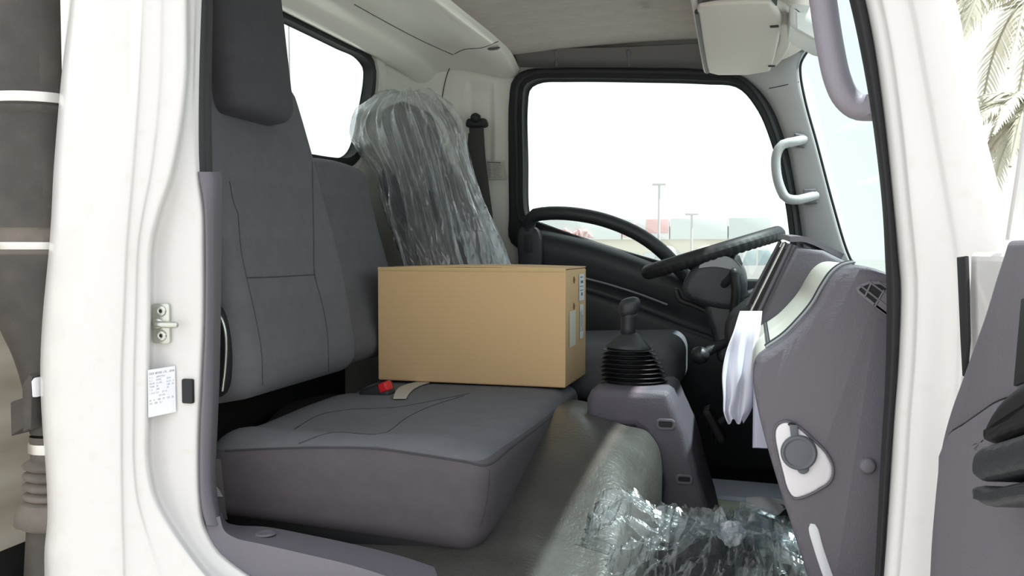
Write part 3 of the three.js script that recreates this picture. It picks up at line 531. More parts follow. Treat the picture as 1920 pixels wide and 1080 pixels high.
// ═════════ DASHBOARD ═════════
const END = [[1730, 516], [1662, 512], [1630, 501], [1600, 497], [1580, 502], [1562, 516], [1545, 541], [1524, 578], [1500, 608], [1470, 637], [1442, 656], [1424, 668], [1415, 682], [1412, 705], [1417, 745], [1432, 810], [1455, 890], [1485, 985], [1516, 1082], [1545, 1170], [1740, 1170]];
{
  const d = thing('dashboard', 'grey moulded dashboard with cream top strip on the passenger side', 'dashboard');
  const endXY = px('z', -1.5, END); endXY[0][0] = .285; endXY[20][0] = .285;
  obj('end_panel', extr('z', smooth(endXY.slice(1, 20), 130, false).concat([endXY[20], endXY[0]]), -1.56, -1.475, { bevel: .010, seg: 5, crease: .9 }), M.dashGrey, d, 'purple-grey dashboard end panel');
  // cream strip: the profile carried across the passenger side
  const prof = px('z', -1.5, [[1640, 500], [1600, 496], [1582, 500], [1563, 514], [1546, 538], [1525, 574], [1500, 604], [1472, 631], [1445, 650]]);
  obj('top_strip', sheet([-1.548, -1.6, -1.8, -2.06].map(z => prof.map(([x, y]) => V(x + .001, y - .003, z))), { nu: 50, nv: 8, t: .010 }), M.paleTrim, d, 'cream dashboard strip');
  for (const [k, dz] of [[0, -1.502], [1, -1.520]]) obj('bead', tube(px('z', -1.5, [[1604, 494], [1582, 499], [1563, 513], [1546, 537], [1525, 573], [1500, 603], [1472, 631], [1440, 653]]).map(([x, y]) => V(x - .002 - .001 * k, y + .002 + .001 * k, dz)), .0026), k ? M.seam : M.midTrim, d);
  // glove compartment face below the strip
  const face = px('z', -1.5, [[1441, 655], [1425, 668], [1415, 684], [1412, 706], [1417, 745], [1428, 790]]);
  obj('glove_box_lid', sheet([-1.55, -1.7, -1.9, -2.06].map(z => face.map(([x, y]) => V(x, y, z))), { nu: 24, nv: 6, t: .012 }), M.paleTrim, d, 'cream compartment lid');
  obj('lid_gap', tube([-1.552, -1.7, -1.9, -2.05].map(z => V(prof[8][0] - .003, prof[8][1] - .006, z)), .003, { caps: false }), M.seam, d);
  obj('inner_body', extr('z', inset(px('z', -1.5, [[1590, 505], [1560, 525], [1520, 590], [1470, 640], [1425, 672], [1420, 705], [1425, 740], [1640, 760], [1640, 505]]), .014), -2.3, -1.56, { bevel: .004 }), M.dashGrey, d);
  // vent in the end panel
  const vo = px('z', -1.476, [[1604, 541], [1612, 533], [1630, 526], [1650, 528], [1672, 533], [1676, 600], [1660, 591], [1636, 573], [1607, 549]]);
  const vent = obj('vent', extr('z', vo, -1.49, -1.4725, { bevel: .0015, holes: [inset(vo, .003)] }), M.greyTrim, d);
  obj('vent_recess', extr('z', inset(vo, .003), -1.489, -1.4745), M.deepBlack, vent);
  for (const [a, b] of [[[1614, 536], [1676, 584]], [[1630, 528], [1676, 562]], [[1648, 529], [1676, 548]], [[1657, 545], [1641, 574]], [[1634, 530], [1622, 556]]]) obj('slat', tube([at(...a, 'z', -1.473), at(...b, 'z', -1.473)], .0016), M.greyTrim, vent);
  // power socket
  const so = smooth(px('z', -1.475, [[1453, 812], [1458, 798], [1472, 791], [1490, 797], [1520, 822], [1548, 850], [1560, 876], [1556, 900], [1535, 916], [1503, 931], [1488, 932], [1478, 920], [1466, 880]]), 60);
  const plate = obj('socket_plate', extr('z', so, -1.49, -1.472, { bevel: .004, seg: 3 }), S('#e4e2e6', .5), d, 'white rounded socket plate');
  obj('plate_rim', tube(curve(inset(so, -.0015).map(p => V(p[0], p[1], -1.4735)), true), .0022, { closed: true, rad: 6 }), M.dashGrey, plate);
  const cp = at(1498, 849, 'z', -1.468), sr = 31 / FOCAL * 1.468 * 1.03;
  const disc = place(lathe([[0, .010], [sr * .7, .010], [sr * .78, .0085], [sr * .82, .011], [sr * .95, .010], [sr, .006], [sr, 0]], 40).rotateX(Math.PI / 2), cp.clone().setZ(-1.474));
  const cap = obj('socket_cap', disc, S('#5b5f66', .35), d, 'round grey socket cap with a strap');
  obj('strap', extr('z', px('z', -1.468, [[1480, 796], [1496, 797], [1499, 828], [1484, 828]]), -1.4725, -1.467, { bevel: .001 }), S('#5b5f66', .35), cap);
  obj('pull_tab', extr('z', smooth(px('z', -1.468, [[1494, 876], [1514, 872], [1517, 882], [1508, 889], [1498, 886]]), 24), -1.473, -1.466, { bevel: .0015 }), S('#5b5f66', .35), cap);
  obj('strap_hole', extr('z', smooth(px('z', -1.47, [[1477, 796], [1484, 792], [1494, 797], [1497, 806], [1484, 801]]), 16), -1.472, -1.4705), M.deepBlack, plate);
  // screw cap and slot
  obj('screw_cap', place(lathe([[0, .008], [.008, .008], [.0115, .005], [.0125, 0]], 28).rotateX(Math.PI / 2), at(1627, 873, 'z', -1.475)), M.greyTrim, d);
  obj('slot_insert', extr('z', smooth(px('z', -1.474, [[1516, 990], [1520, 981], [1530, 984], [1545, 1030], [1566, 1090], [1590, 1150], [1572, 1156], [1548, 1095], [1526, 1030]]), 40), -1.485, -1.4735, { bevel: .002 }), S('#e0e0e6', .5), d, 'white slanted slot insert');
  // driver side body and cluster
  const dr = [[.285, 1.45], [.12, 1.44], [.0, 1.425], [-.06, 1.385], [-.07, 1.33], [-.03, 1.25], [.08, 1.18], [.285, 1.15]];
  obj('driver_body', extr('z', smooth(dr, 60), -2.955, -2.28, { bevel: .015, seg: 3 }), M.black, d);
  const cl = px('z', -2.45, [[1300, 500], [1318, 487], [1342, 480], [1364, 479], [1380, 490], [1393, 507], [1398, 522], [1398, 556], [1380, 580], [1300, 566], [1278, 545]]);
  const ch = obj('cluster_hood', extr('z', smooth(cl, 50), -2.82, -2.43, { bevel: .02, seg: 4 }), M.darkPlastic, d, 'dark instrument hood');
  obj('hood_lens', sheet([[[1312, 497], [1340, 484], [1363, 481], [1380, 492], [1391, 510]], [[1310, 503], [1338, 500], [1360, 503], [1378, 508], [1389, 514]]].map(r => r.map(([u, v]) => at(u, v, 'z', -2.425))), { nu: 16, nv: 6, t: .003 }), S('#8d9196', .25), ch);
  obj('switch_row', box(.02, 1.40, -2.5, .05, 1.47, -2.40, .006), M.midTrim, d);
  rebase(d);
}
{ // centre stack with vents
  const c = thing('centre_stack', 'grey centre console block with vertical vents beside the steering wheel', 'console');
  const o = px('z', -2.0, [[1469, 456], [1478, 450], [1500, 456], [1545, 468], [1556, 486], [1600, 500], [1600, 700], [1412, 690], [1412, 640], [1420, 606], [1440, 560], [1468, 500], [1488, 466]]);
  obj('side_block', extr('z', px('z', -2.03, [[1492, 462], [1545, 469], [1590, 492], [1600, 700], [1430, 690], [1422, 604]]), -2.20, -2.04, { bevel: .012, seg: 4 }), M.dashGrey, c);
  // rear-facing vent fascia, slanting
  const A = px('z', -2.05, [[1488, 462], [1421, 604]]), B = at(1466, 456, 'z', -2.28), C = at(1404, 574, 'z', -2.28);
  const a = V(A[0][0], A[0][1], -2.05), b = V(A[1][0], A[1][1], -2.05);
  const q = (s, t, lift = 0) => { const p = a.clone().lerp(B, s).lerp(b.clone().lerp(C, s), t); const n = b.clone().sub(a).cross(B.clone().sub(a)).normalize(); if (n.x > 0) n.negate(); return p.addScaledVector(n, lift); };
  const panel = (s0, s1, t0, t1, h, m, name, par) => obj(name, sheet([[t0, 0], [lerp(t0, t1, .5), 0], [t1, 0]].map(([t]) => [q(s0, t, h), q(lerp(s0, s1, .5), t, h), q(s1, t, h)]), { nu: 6, nv: 8, t: .012 }), m, par);
  const f = panel(0, 1, -.02, 1.0, 0, M.dashGrey, 'fascia', c);
  panel(.12, .42, .06, .92, .002, M.deepBlack, 'vent', c); panel(.62, .92, .12, .92, .002, M.deepBlack, 'vent', c);
  for (const s of [.04, .5, .97]) obj('chrome_bead', tube([q(s, .0, .006), q(s, .5, .006), q(s, .99, .006)], .0045), s === .5 ? M.zinc : M.greyTrim, c);
  for (const s of [.22, .32, .72, .82]) obj('vane', tube([q(s, .08, .005), q(s, .9, .005)], .003), M.black, c);
  obj('top_cap', sheet([[q(-.03, -.03, .012), q(.5, -.04, .012), q(1.02, -.03, .012)], [q(-.03, -.10, -.02), q(.5, -.10, -.02), q(1.02, -.10, -.02)], [q(-.03, -.08, -.1), q(.5, -.08, -.1), q(1.02, -.08, -.1)]], { nu: 8, nv: 8, t: .012 }), M.greyTrim, c);
  obj('core', extr('z', px('z', -2.2, [[1485, 475], [1545, 480], [1560, 690], [1420, 640], [1425, 590]]), -2.29, -2.18, { bevel: .006 }), M.black, c);
  rebase(c);
}
{ // steering wheel
  const w = thing('steering_wheel', 'black steering wheel with finger grips seen nearly edge-on', 'steering wheel');
  const a = at(1207, 512, 'z', -2.62), b = at(1468, 434, 'z', -2.62), c = a.clone().lerp(b, .5), R = a.distanceTo(b) / 2 - .016;
  const ex = b.clone().sub(a).normalize(), n = V(-ex.y, ex.x, 0).add(V(0, 0, .012)).normalize(), ez = ex.clone().cross(n).normalize();
  const rim = gridGeo(240, 16, (u, v) => {
    const t = u * Math.PI * 2, f = v * Math.PI * 2, r = .0205 + .0022 * Math.abs(Math.sin(t * 30)) * ss(.0, .6, Math.sin(f) * -1 + .35);
    return c.clone().addScaledVector(ex, Math.cos(t) * (R + r * Math.cos(f))).addScaledVector(ez, Math.sin(t) * (R + r * Math.cos(f))).addScaledVector(n, r * Math.sin(f));
  }, true);
  obj('rim', rim, M.black, w);
  const hub = c.clone().addScaledVector(n, -.045);
  obj('hub', place(lathe([[0, .03], [.05, .028], [.07, .015], [.072, -.01], [.05, -.03], [0, -.035]], 32), hub, quatTo(V(0, 1, 0), n)), M.black, w);
  for (const t of [1.2, 1.95, 4.3, 5.1]) obj('spoke', tube([hub.clone(), hub.clone().addScaledVector(ex, Math.cos(t) * R * .55).addScaledVector(ez, Math.sin(t) * R * .55).addScaledVector(n, .01), c.clone().addScaledVector(ex, Math.cos(t) * R).addScaledVector(ez, Math.sin(t) * R)], .013), M.black, w);
  rebase(w);
  const k = thing('steering_column', 'dark steering column shroud with stalk below the wheel', 'steering column');
  const foot = hub.clone().addScaledVector(n, -.30);
  obj('shroud', place(lathe([[0, 0], [.045, 0], [.062, -.03], [.068, -.16], [.055, -.25], [.03, -.27], [0, -.27]], 28), hub.clone().addScaledVector(n, -.03), quatTo(V(0, 1, 0), n)), M.black, k);
  obj('stalk', tube([hub.clone().addScaledVector(n, -.08), at(1352, 540, 'z', -2.46), at(1372, 518, 'z', -2.40), at(1376, 510, 'z', -2.39)], .011), M.darkPlastic, k);
  obj('stalk', tube([at(1376, 512, 'z', -2.39), at(1380, 545, 'z', -2.39), at(1376, 585, 'z', -2.4)], .012), M.deepBlack, k);
  obj('lower_cover', extr('z', smooth(px('z', -2.45, [[1322, 560], [1370, 552], [1392, 570], [1390, 620], [1376, 668], [1350, 680], [1338, 630]]), 40), -2.72, -2.44, { bevel: .015, seg: 3 }), M.darkPlastic, k);
  obj('tray_edge', tube([[1268, 545], [1275, 562], [1300, 572], [1330, 586]].map(([u, v]) => at(u, v, 'z', -2.5)), .008), M.black, k);
  rebase(k);
}
{ // lever with round knob under the column
  const l = thing('hand_lever', 'dark lever with a round knob under the steering column', 'lever');
  obj('knob', place(new THREE.SphereGeometry(.026, 24, 16).scale(1, .9, 1), at(1312, 666, 'z', -2.42)), M.darkPlastic, l);
  obj('rod', tube([at(1318, 664, 'z', -2.42), at(1348, 648, 'z', -2.44), at(1385, 632, 'z', -2.46)], .013), M.darkPlastic, l);
  rebase(l);
  const p = thing('pedal', 'black studded brake pedal deep in the driver footwell', 'pedal');
  const pc = at(1340, 795, 'z', -2.5);
  const pad = pillow(.025, .10, .085, .008, null, 8); pad.rotateZ(.5); obj('pad', place(pad, pc), M.black, p);
  for (let i = 0; i < 4; i++) for (let j = 0; j < 4; j++) { const q = V(-.014, -.036 + i * .024, -.03 + j * .02).applyAxisAngle(V(0, 0, 1), .5).add(pc); obj('stud', place(pillow(.006, .014, .012, .002, null, 2), q), M.darkPlastic, p); }
  obj('arm', tube([pc.clone().add(V(.01, 0, 0)), pc.clone().add(V(.12, .10, 0)), pc.clone().add(V(.17, .25, 0))], .01), M.black, p);
  rebase(p);
}
// ═════════ GEAR LEVER, CONSOLE, ENGINE COVER ═════════
{
  const c = thing('gear_console', 'grey plastic gear lever console with two small pockets', 'console');
  const o = [[1100, 748], [1108, 732], [1124, 727], [1190, 730], [1248, 731], [1258, 738], [1270, 768], [1290, 810], [1302, 850], [1312, 895], [1332, 960], [1350, 1040], [1236, 1060], [1236, 960], [1240, 905], [1230, 870], [1205, 810], [1190, 800], [1100, 800]];
  obj('shell', extr('z', px('z', -2.06, o), -2.30, -2.05, { bevel: .02, seg: 5, crease: .8 }), S('#56525b', .6, { bumpMap: T.grainB, bumpScale: .0003 }), c);
  for (const [u, v, s] of [[1249, 795, 1], [1284, 898, .9]]) {
    const p = at(u, v, 'z', -2.05), r = rrect(p.x - .022 * s, p.y - .013 * s, p.x + .020 * s, p.y + .012 * s, .010 * s);
    const k = obj('pocket', extr('z', r, -2.056, -2.046, { bevel: .0015, holes: [inset(r, .006)] }), M.dashGrey, c);
    obj('pocket_recess', extr('z', inset(r, .005), -2.055, -2.0475), M.deepBlack, k);
  }
  rebase(c);
  const g = thing('gear_lever', 'black gear lever with a ribbed rubber boot', 'gear lever');
  const s = 770, cx = at(1192, 728, 'z', -2.17), e = .9;
  const prof = []; const N = 8, yb = 0, yt = .098;
  prof.push([.082, -.006], [.082, .012]);
  for (let i = 0; i < N; i++) { const t = i / N, R = lerp(.080, .058, t * t) , y = lerp(.016, yt, t), dy = (yt - .016) / N; prof.push([R - .017, y], [R - .005, y + dy * .32], [R, y + dy * .44], [R - .002, y + dy * .56], [R - .017, y + dy * .84]); }
  prof.push([.045, yt], [0, yt]);
  const boot = lathe(prof, 48); boot.scale(1, 1, .8);
  { const p = boot.attributes.position; for (let i = 0; i < p.count; i++) { const y = p.getY(i); p.setX(i, p.getX(i) - .02 * y / yt); } boot.computeVertexNormals(); }
  obj('boot', place(boot, cx), M.bellows, g, 'ribbed black rubber boot');
  const cap = lathe([[0, .038], [.018, .036], [.030, .028], [.046, .010], [.055, .0], [.05, -.003], [0, -.003]], 36); cap.scale(1, 1, .8); cap.rotateZ(-.04);
  obj('boot_cap', place(cap, cx.clone().add(V(-.018, yt, 0))), M.darkPlastic, g);
  const k0 = at(1177, 626, 'z', -2.17), k1 = at(1179, 575, 'z', -2.17);
  obj('shaft', place(lathe([[0, 0], [.019, 0], [.0175, .02], [.019, .045], [.023, .062], [.0, .064]], 28), k0.clone().add(V(0, -.005, 0)), quatTo(V(0, 1, 0), k1.clone().sub(k0))), M.darkPlastic, g);
  const kn = pillow(.052, .05, .05, .022, (p, k) => { p.y += -.006 * k.x * -1; p.x *= 1 + .1 * k.y; }, 14);
  obj('knob', place(kn, at(1180, 577, 'z', -2.17)), M.darkPlastic, g);
  rebase(g);
}
{ // engine cover of leathery vinyl
  const xs = [-1.1, -.8, -.55, -.42, -.34, -.28, -.235, -.21, -.198, -.195, -.19];
  const dy = [0, 0, .006, .006, -.002, -.014, -.032, -.06, -.10, -.2, -.3];
  const zs = [[-1.405, .985], [-1.45, .990], [-1.52, 1.002], [-1.62, 1.03], [-1.74, 1.082], [-1.86, 1.128], [-1.98, 1.160], [-2.06, 1.166], [-2.2, 1.166]];
  const net = zs.map(([z, y], j) => xs.map((x, i) => V(x + (j < 4 ? -.02 * (4 - j) / 4 : 0) * (i > 4 ? 1 : 0) + .004 * Math.sin(j * 2 + i), Math.max(.86, y + dy[i] + .006 * Math.sin(i * 1.7 + j * 1.3) * (i < 7 ? 1 : 0)), z)));
  tag(obj('engine_cover', sheet(net, { nu: 80, nv: 80, t: .01 }), M.vinyl), 'grey-green leathery vinyl engine cover sloping down beside the bench', 'engine cover');
}
// ═════════ FOOTWELL THINGS ═════════
{ // white cloth hanging from the dashboard
  const rows = [[583, 1388, 1428, -1.80], [620, 1376, 1424, -1.78], [660, 1364, 1420, -1.77], [700, 1358, 1419, -1.76], [745, 1357, 1415, -1.76], [772, 1357, 1407, -1.76], [790, 1366, 1396, -1.765]];
  const net = rows.map(([v, l, r, z], j) => [0, .12, .25, .4, .55, .7, .85, 1].map((t, i) => at(lerp(l, r, t) + 2 * Math.sin(j * 1.7 + i), v + (j === 6 ? 6 * Math.sin(i * 1.9) : 0), 'z', z - .03 * t + .012 * Math.cos(i * 2.1 + j * .25) * ss(0, 2, j))));
  tag(obj('paper_cloth', sheet(net, { nu: 40, nv: 40, t: .002 }), S('#e9eaf4', .85, { transmission: .25, thickness: 0 })), 'creased white paper cloth hanging off the dashboard edge', 'cloth');
  const l = thing('lower_tray', 'pale lavender tray edge below the dashboard lid behind the hanging cloth', 'tray');
  obj('tray', box(-.0, 1.20, -2.05, .10, 1.30, -1.62, .01), S('#aeb0c4', .6), l); rebase(l);
}
{ // booklets on the floor
  const B = (name, label, color, x, z, w, d, h, y, turn, spine) => {
    const b = thing(name, label, 'booklet', 'booklets on the footwell floor'), c = extr('y', [[-w / 2, -d / 2], [w / 2, -d / 2], [w / 2, d / 2], [-w / 2, d / 2]], 0, h, { bevel: .0015 });
    obj('cover', c, S(color, .7), b); if (spine) obj('spine', box(-w / 2 - .001, .002, d / 2 - .06, w / 2 + .001, h + .001, d / 2 - .035, .001), S(spine, .6), b, 'yellow band');
    b.position.set(x, y, z); b.rotation.y = turn;
  };
  const p = at(1385, 925, 'y', .905);
  B('booklet', 'thick pale green booklet lying lowest on the footwell floor', '#d3ddc9', p.x - .01, p.z - .02, .24, .20, .045, .852, .12, '#d8b63a');
  B('booklet', 'thin pale blue booklet lying on the thick green one', '#c9d3e6', p.x - .005, p.z - .03, .25, .17, .012, .898, -.08);
  const s = sheet([[0, .33, .66, 1], [0, .33, .66, 1], [0, .33, .66, 1]].map((r, j) => r.map((t, i) => V(p.x + .02 + t * .13, .913 + .03 * Math.sin(i * 1.1 + j) * (j === 1 ? 1 : .4) - .01, p.z + .06 + j * .06))), { nu: 20, nv: 16, t: .001 });
  tag(obj('paper_sheet', s, M.paper), 'loose curled white sheet of paper in front of the booklets', 'paper');
  const r = thing('seat_rail', 'black metal seat rail on the floor right of the booklets', 'rail');
  obj('rail', box(.055, .852, -2.5, .09, .90, -1.95, .006), M.deepBlack, r);
  for (let i = 0; i < 3; i++) obj('bolt', place(new THREE.SphereGeometry(.010, 12, 8), V(.0 + .0, .92, -2.1 - i * .12).add(V(.072, -.02, 0))), M.steel, r);
  rebase(r);
}
{ // knotted clear bag on the floor
  const g = thing('plastic_bag', 'crumpled clear plastic bag tied with a knot on the cab floor', 'bag');
  const filmClear = new THREE.MeshPhysicalMaterial({ color: '#f4f7f8', roughness: .24, transmission: 1, thickness: 0, ior: 1.6, bumpMap: T.film, bumpScale: .005, side: THREE.DoubleSide });
  const k = at(1372, 1000, 'z', -1.58), waves = [];
  for (let i = 0; i < 40; i++) waves.push([1 + Math.floor(rnd() * 24), rnd() * 6.3, .5 + rnd(), (rnd() - .5) * 5]);
  const body = gridGeo(260, 110, (u, v) => {
    const a = u * Math.PI * 2; let f = 0; for (const [n, ph, am, tw] of waves) f += am * (Math.pow(1 - Math.abs(Math.sin(n * a / 2 + ph + tw * v + .6 * Math.sin(v * 7 + ph))), 4) - .1);
    const r = (.012 + .27 * Math.pow(Math.sin(Math.min(1, v * 1.0) * Math.PI * .52), .85)) , y = -.215 * Math.pow(v, 1.5) - .01;
    const q = 1 + f * .016 * (1.4 - v);
    const hump = .105 * Math.exp(-Math.pow((((a - 3.3 + 9.4248) % 6.2832) - 3.1416) / .5, 2) - Math.pow((v - .48) / .2, 2)) + .012 * Math.exp(-Math.pow((((a - .3 + 9.4248) % 6.2832) - 3.1416) / .6, 2) - Math.pow((v - .5) / .2, 2));
    const corner = 1 + .22 * Math.exp(-Math.pow((a - Math.PI) / .5, 2)) * v;
    return V(k.x + Math.cos(a) * r * q * corner * .92, Math.max(.856, k.y + y + hump + f * .009), k.z - .05 + Math.sin(a) * r * q * .62);
  }, true);
  obj('bag_body', body, filmClear, g);
  const tuft = [];
  for (let i = 0; i < 9; i++) {
    const a = i / 9 * 6.283 + rnd(), L = .035 + .035 * rnd(), up = .05 + .55 * rnd(), dir = V(Math.cos(a), up, Math.sin(a) * .7).normalize(), side = V(-Math.sin(a), .2, Math.cos(a)).normalize();
    tuft.push(sheet([0, .35, .7, 1].map((t, j) => [-1, -.4, .3, 1].map((s, m) => k.clone().addScaledVector(dir, t * L).addScaledVector(side, s * (.006 + .035 * t) ).add(V(0, .012 * Math.sin(m * 2.2 + j * 1.4 + i) * t, .014 * Math.cos(m * 1.9 + i + j) * t)))), { nu: 12, nv: 14, t: .0006 }));
  }
  obj('bag_tuft', tuft, filmClear, g);
  obj('knot', place(gridGeo(40, 30, (u, v) => { const a = u * 6.2832, b = (v - .5) * Math.PI, r = .020 * (1 + .18 * Math.sin(a * 5 + b * 4) + .1 * Math.sin(a * 9)); return V(Math.cos(a) * Math.cos(b) * r, Math.sin(b) * r * .9, Math.sin(a) * Math.cos(b) * r); }), k), S('#dfe3e8', .35, { transmission: .55, thickness: 0 }), g, 'whitish knot');
  rebase(g);
}
{ // belt end with its tag by the sill
  const b = thing('belt_end', 'dark belt webbing with a small white tag by the sill corner', 'strap');
  obj('webbing', sheet([[[404, 860, -1.45], [414, 861, -1.46]], [[405, 910, -1.45], [419, 912, -1.46]], [[408, 950, -1.45], [423, 950, -1.46]], [[412, 976, -1.45], [427, 974, -1.47]]].map(r => r.map(q => at(q[0], q[1], 'z', q[2]))), { nu: 4, nv: 16, t: .002, straight: true }), M.belt, b);
  decal('tag', [[405, 911], [412, 920], [418, 931], [405, 930]].map(([u, v]) => at(u, v, 'z', -1.447)), printed(64, 64, (x) => { x.fillStyle = '#c9cacb'; x.fillRect(0, 0, 64, 64); x.fillStyle = '#5b5d60'; for (let i = 0; i < 5; i++) x.fillRect(6, 18 + i * 9, 52, 4); }), b);
  rebase(b);
  const k = thing('seat_lever', 'thin curved metal release strap behind the near backrest edge', 'lever');
  obj('strap', tube([[410, 590], [416, 600], [422, 622], [424, 650], [422, 690], [417, 732]].map(([u, v]) => at(u, v, 'z', -1.475)), .0028), M.zinc, k);
  obj('side_plate', extr('z', smooth(px('z', -1.49, [[396, 570], [412, 575], [430, 640], [426, 730], [412, 745], [396, 745]]), 30), -1.50, -1.48, { bevel: .004 }), M.deepBlack, k);
  rebase(k);
}
// ═════════ NEAR PILLAR FITTINGS ═════════
{
  const pillar = wallNear.children[0];
  const s = thing('door_striker', 'zinc door striker plate with pin and two bolts on the white pillar', 'striker');
  const c = onMesh(306, 606, pillar), q = new THREE.Quaternion().setFromEuler(new THREE.Euler(0, .12, 0));
  const L = (g, p) => place(g.applyQuaternion(q), c.clone().add(p.applyQuaternion(q)));
  obj('plate', L(extr('z', rrect(-.0155, -.034, .0155, .034, .004), -.004, .004, { bevel: .001 }), V(0, 0, .004)), M.zinc, s);
  for (const y of [.0215, -.0205]) { const b = obj('bolt', L(lathe([[0, .002], [.0035, .0022], [.0036, .004], [.008, .0035], [.0095, .001], [.0098, 0]], 24).rotateX(Math.PI / 2), V(.001, y, .008)), M.zinc, s); obj('hex_socket', L(lathe([[0, .0], [.0033, 0]], 6).rotateX(Math.PI / 2), V(.001, y, .0108)), M.deepBlack, b); }
  obj('pin', L(tube([V(-.006, 0, .004), V(-.004, 0, .014), V(.004, -.0005, .018), V(.016, -.001, .019), V(.033, -.001, .019)], .0055, { rad: 16 }), V(0, 0, 0)), M.zinc, s);
  obj('pin_foot', L(lathe([[0, .006], [.007, .005], [.010, 0]], 24).rotateX(Math.PI / 2), V(-.006, 0, .008)), M.zinc, s);
  rebase(s);
  const b = tag(obj('rubber_bumper', (() => { const p = onMesh(354, 733, pillar); return place(extr('z', rrect(-.0105, -.021, .0105, .021, .003), -.002, .006, { bevel: .002, seg: 3 }), p); })(), M.rubber), 'small black rubber bumper pad on the white pillar', 'bumper');
  const t = printed(512, 640, (x, w, h) => {
    x.fillStyle = '#eef1f8'; x.fillRect(0, 0, w, h); x.fillStyle = '#4a4f5e'; x.font = 'bold 38px monospace';
    x.fillText('ISUZU MOTORS LTD. JAPAN', 14, 72, 484);
    x.font = '32px monospace';
    const r = [['V.I.', 'JAMFVR77P0011', ''], ['K.I.', '4P0D8', '8074'], ['ENGINE', 'LA.NKC', 'M.UCI  LF'], ['TRANS', 'DW', 'LMB  D6'], ['F.D', 'DBB', 'DP']];
    r.forEach((q, i) => { const y = 122 + i * 42; x.fillText(q[0], 26, y, 100); x.fillText(q[1], 150, y, 180); x.fillText(q[2], 350, y, 140); });
    x.fillText('I.FLN.TLR   23/10', 24, 336, 380); x.fillText('OPTION', 200, 382, 110);
    x.fillText('DD  H-  GMM  DO  SJD  QN', 24, 432, 450); x.fillText('AKS  GBM  SLJ', 24, 474, 240);
  });
  tag(decal('specification_sticker', [[277, 694], [328, 686], [330, 772], [278, 783]].map(([u, v]) => lift(onMesh(u, v, pillar), .004)), t, scene), 'white printed specification sticker below the striker on the pillar', 'sticker');
}
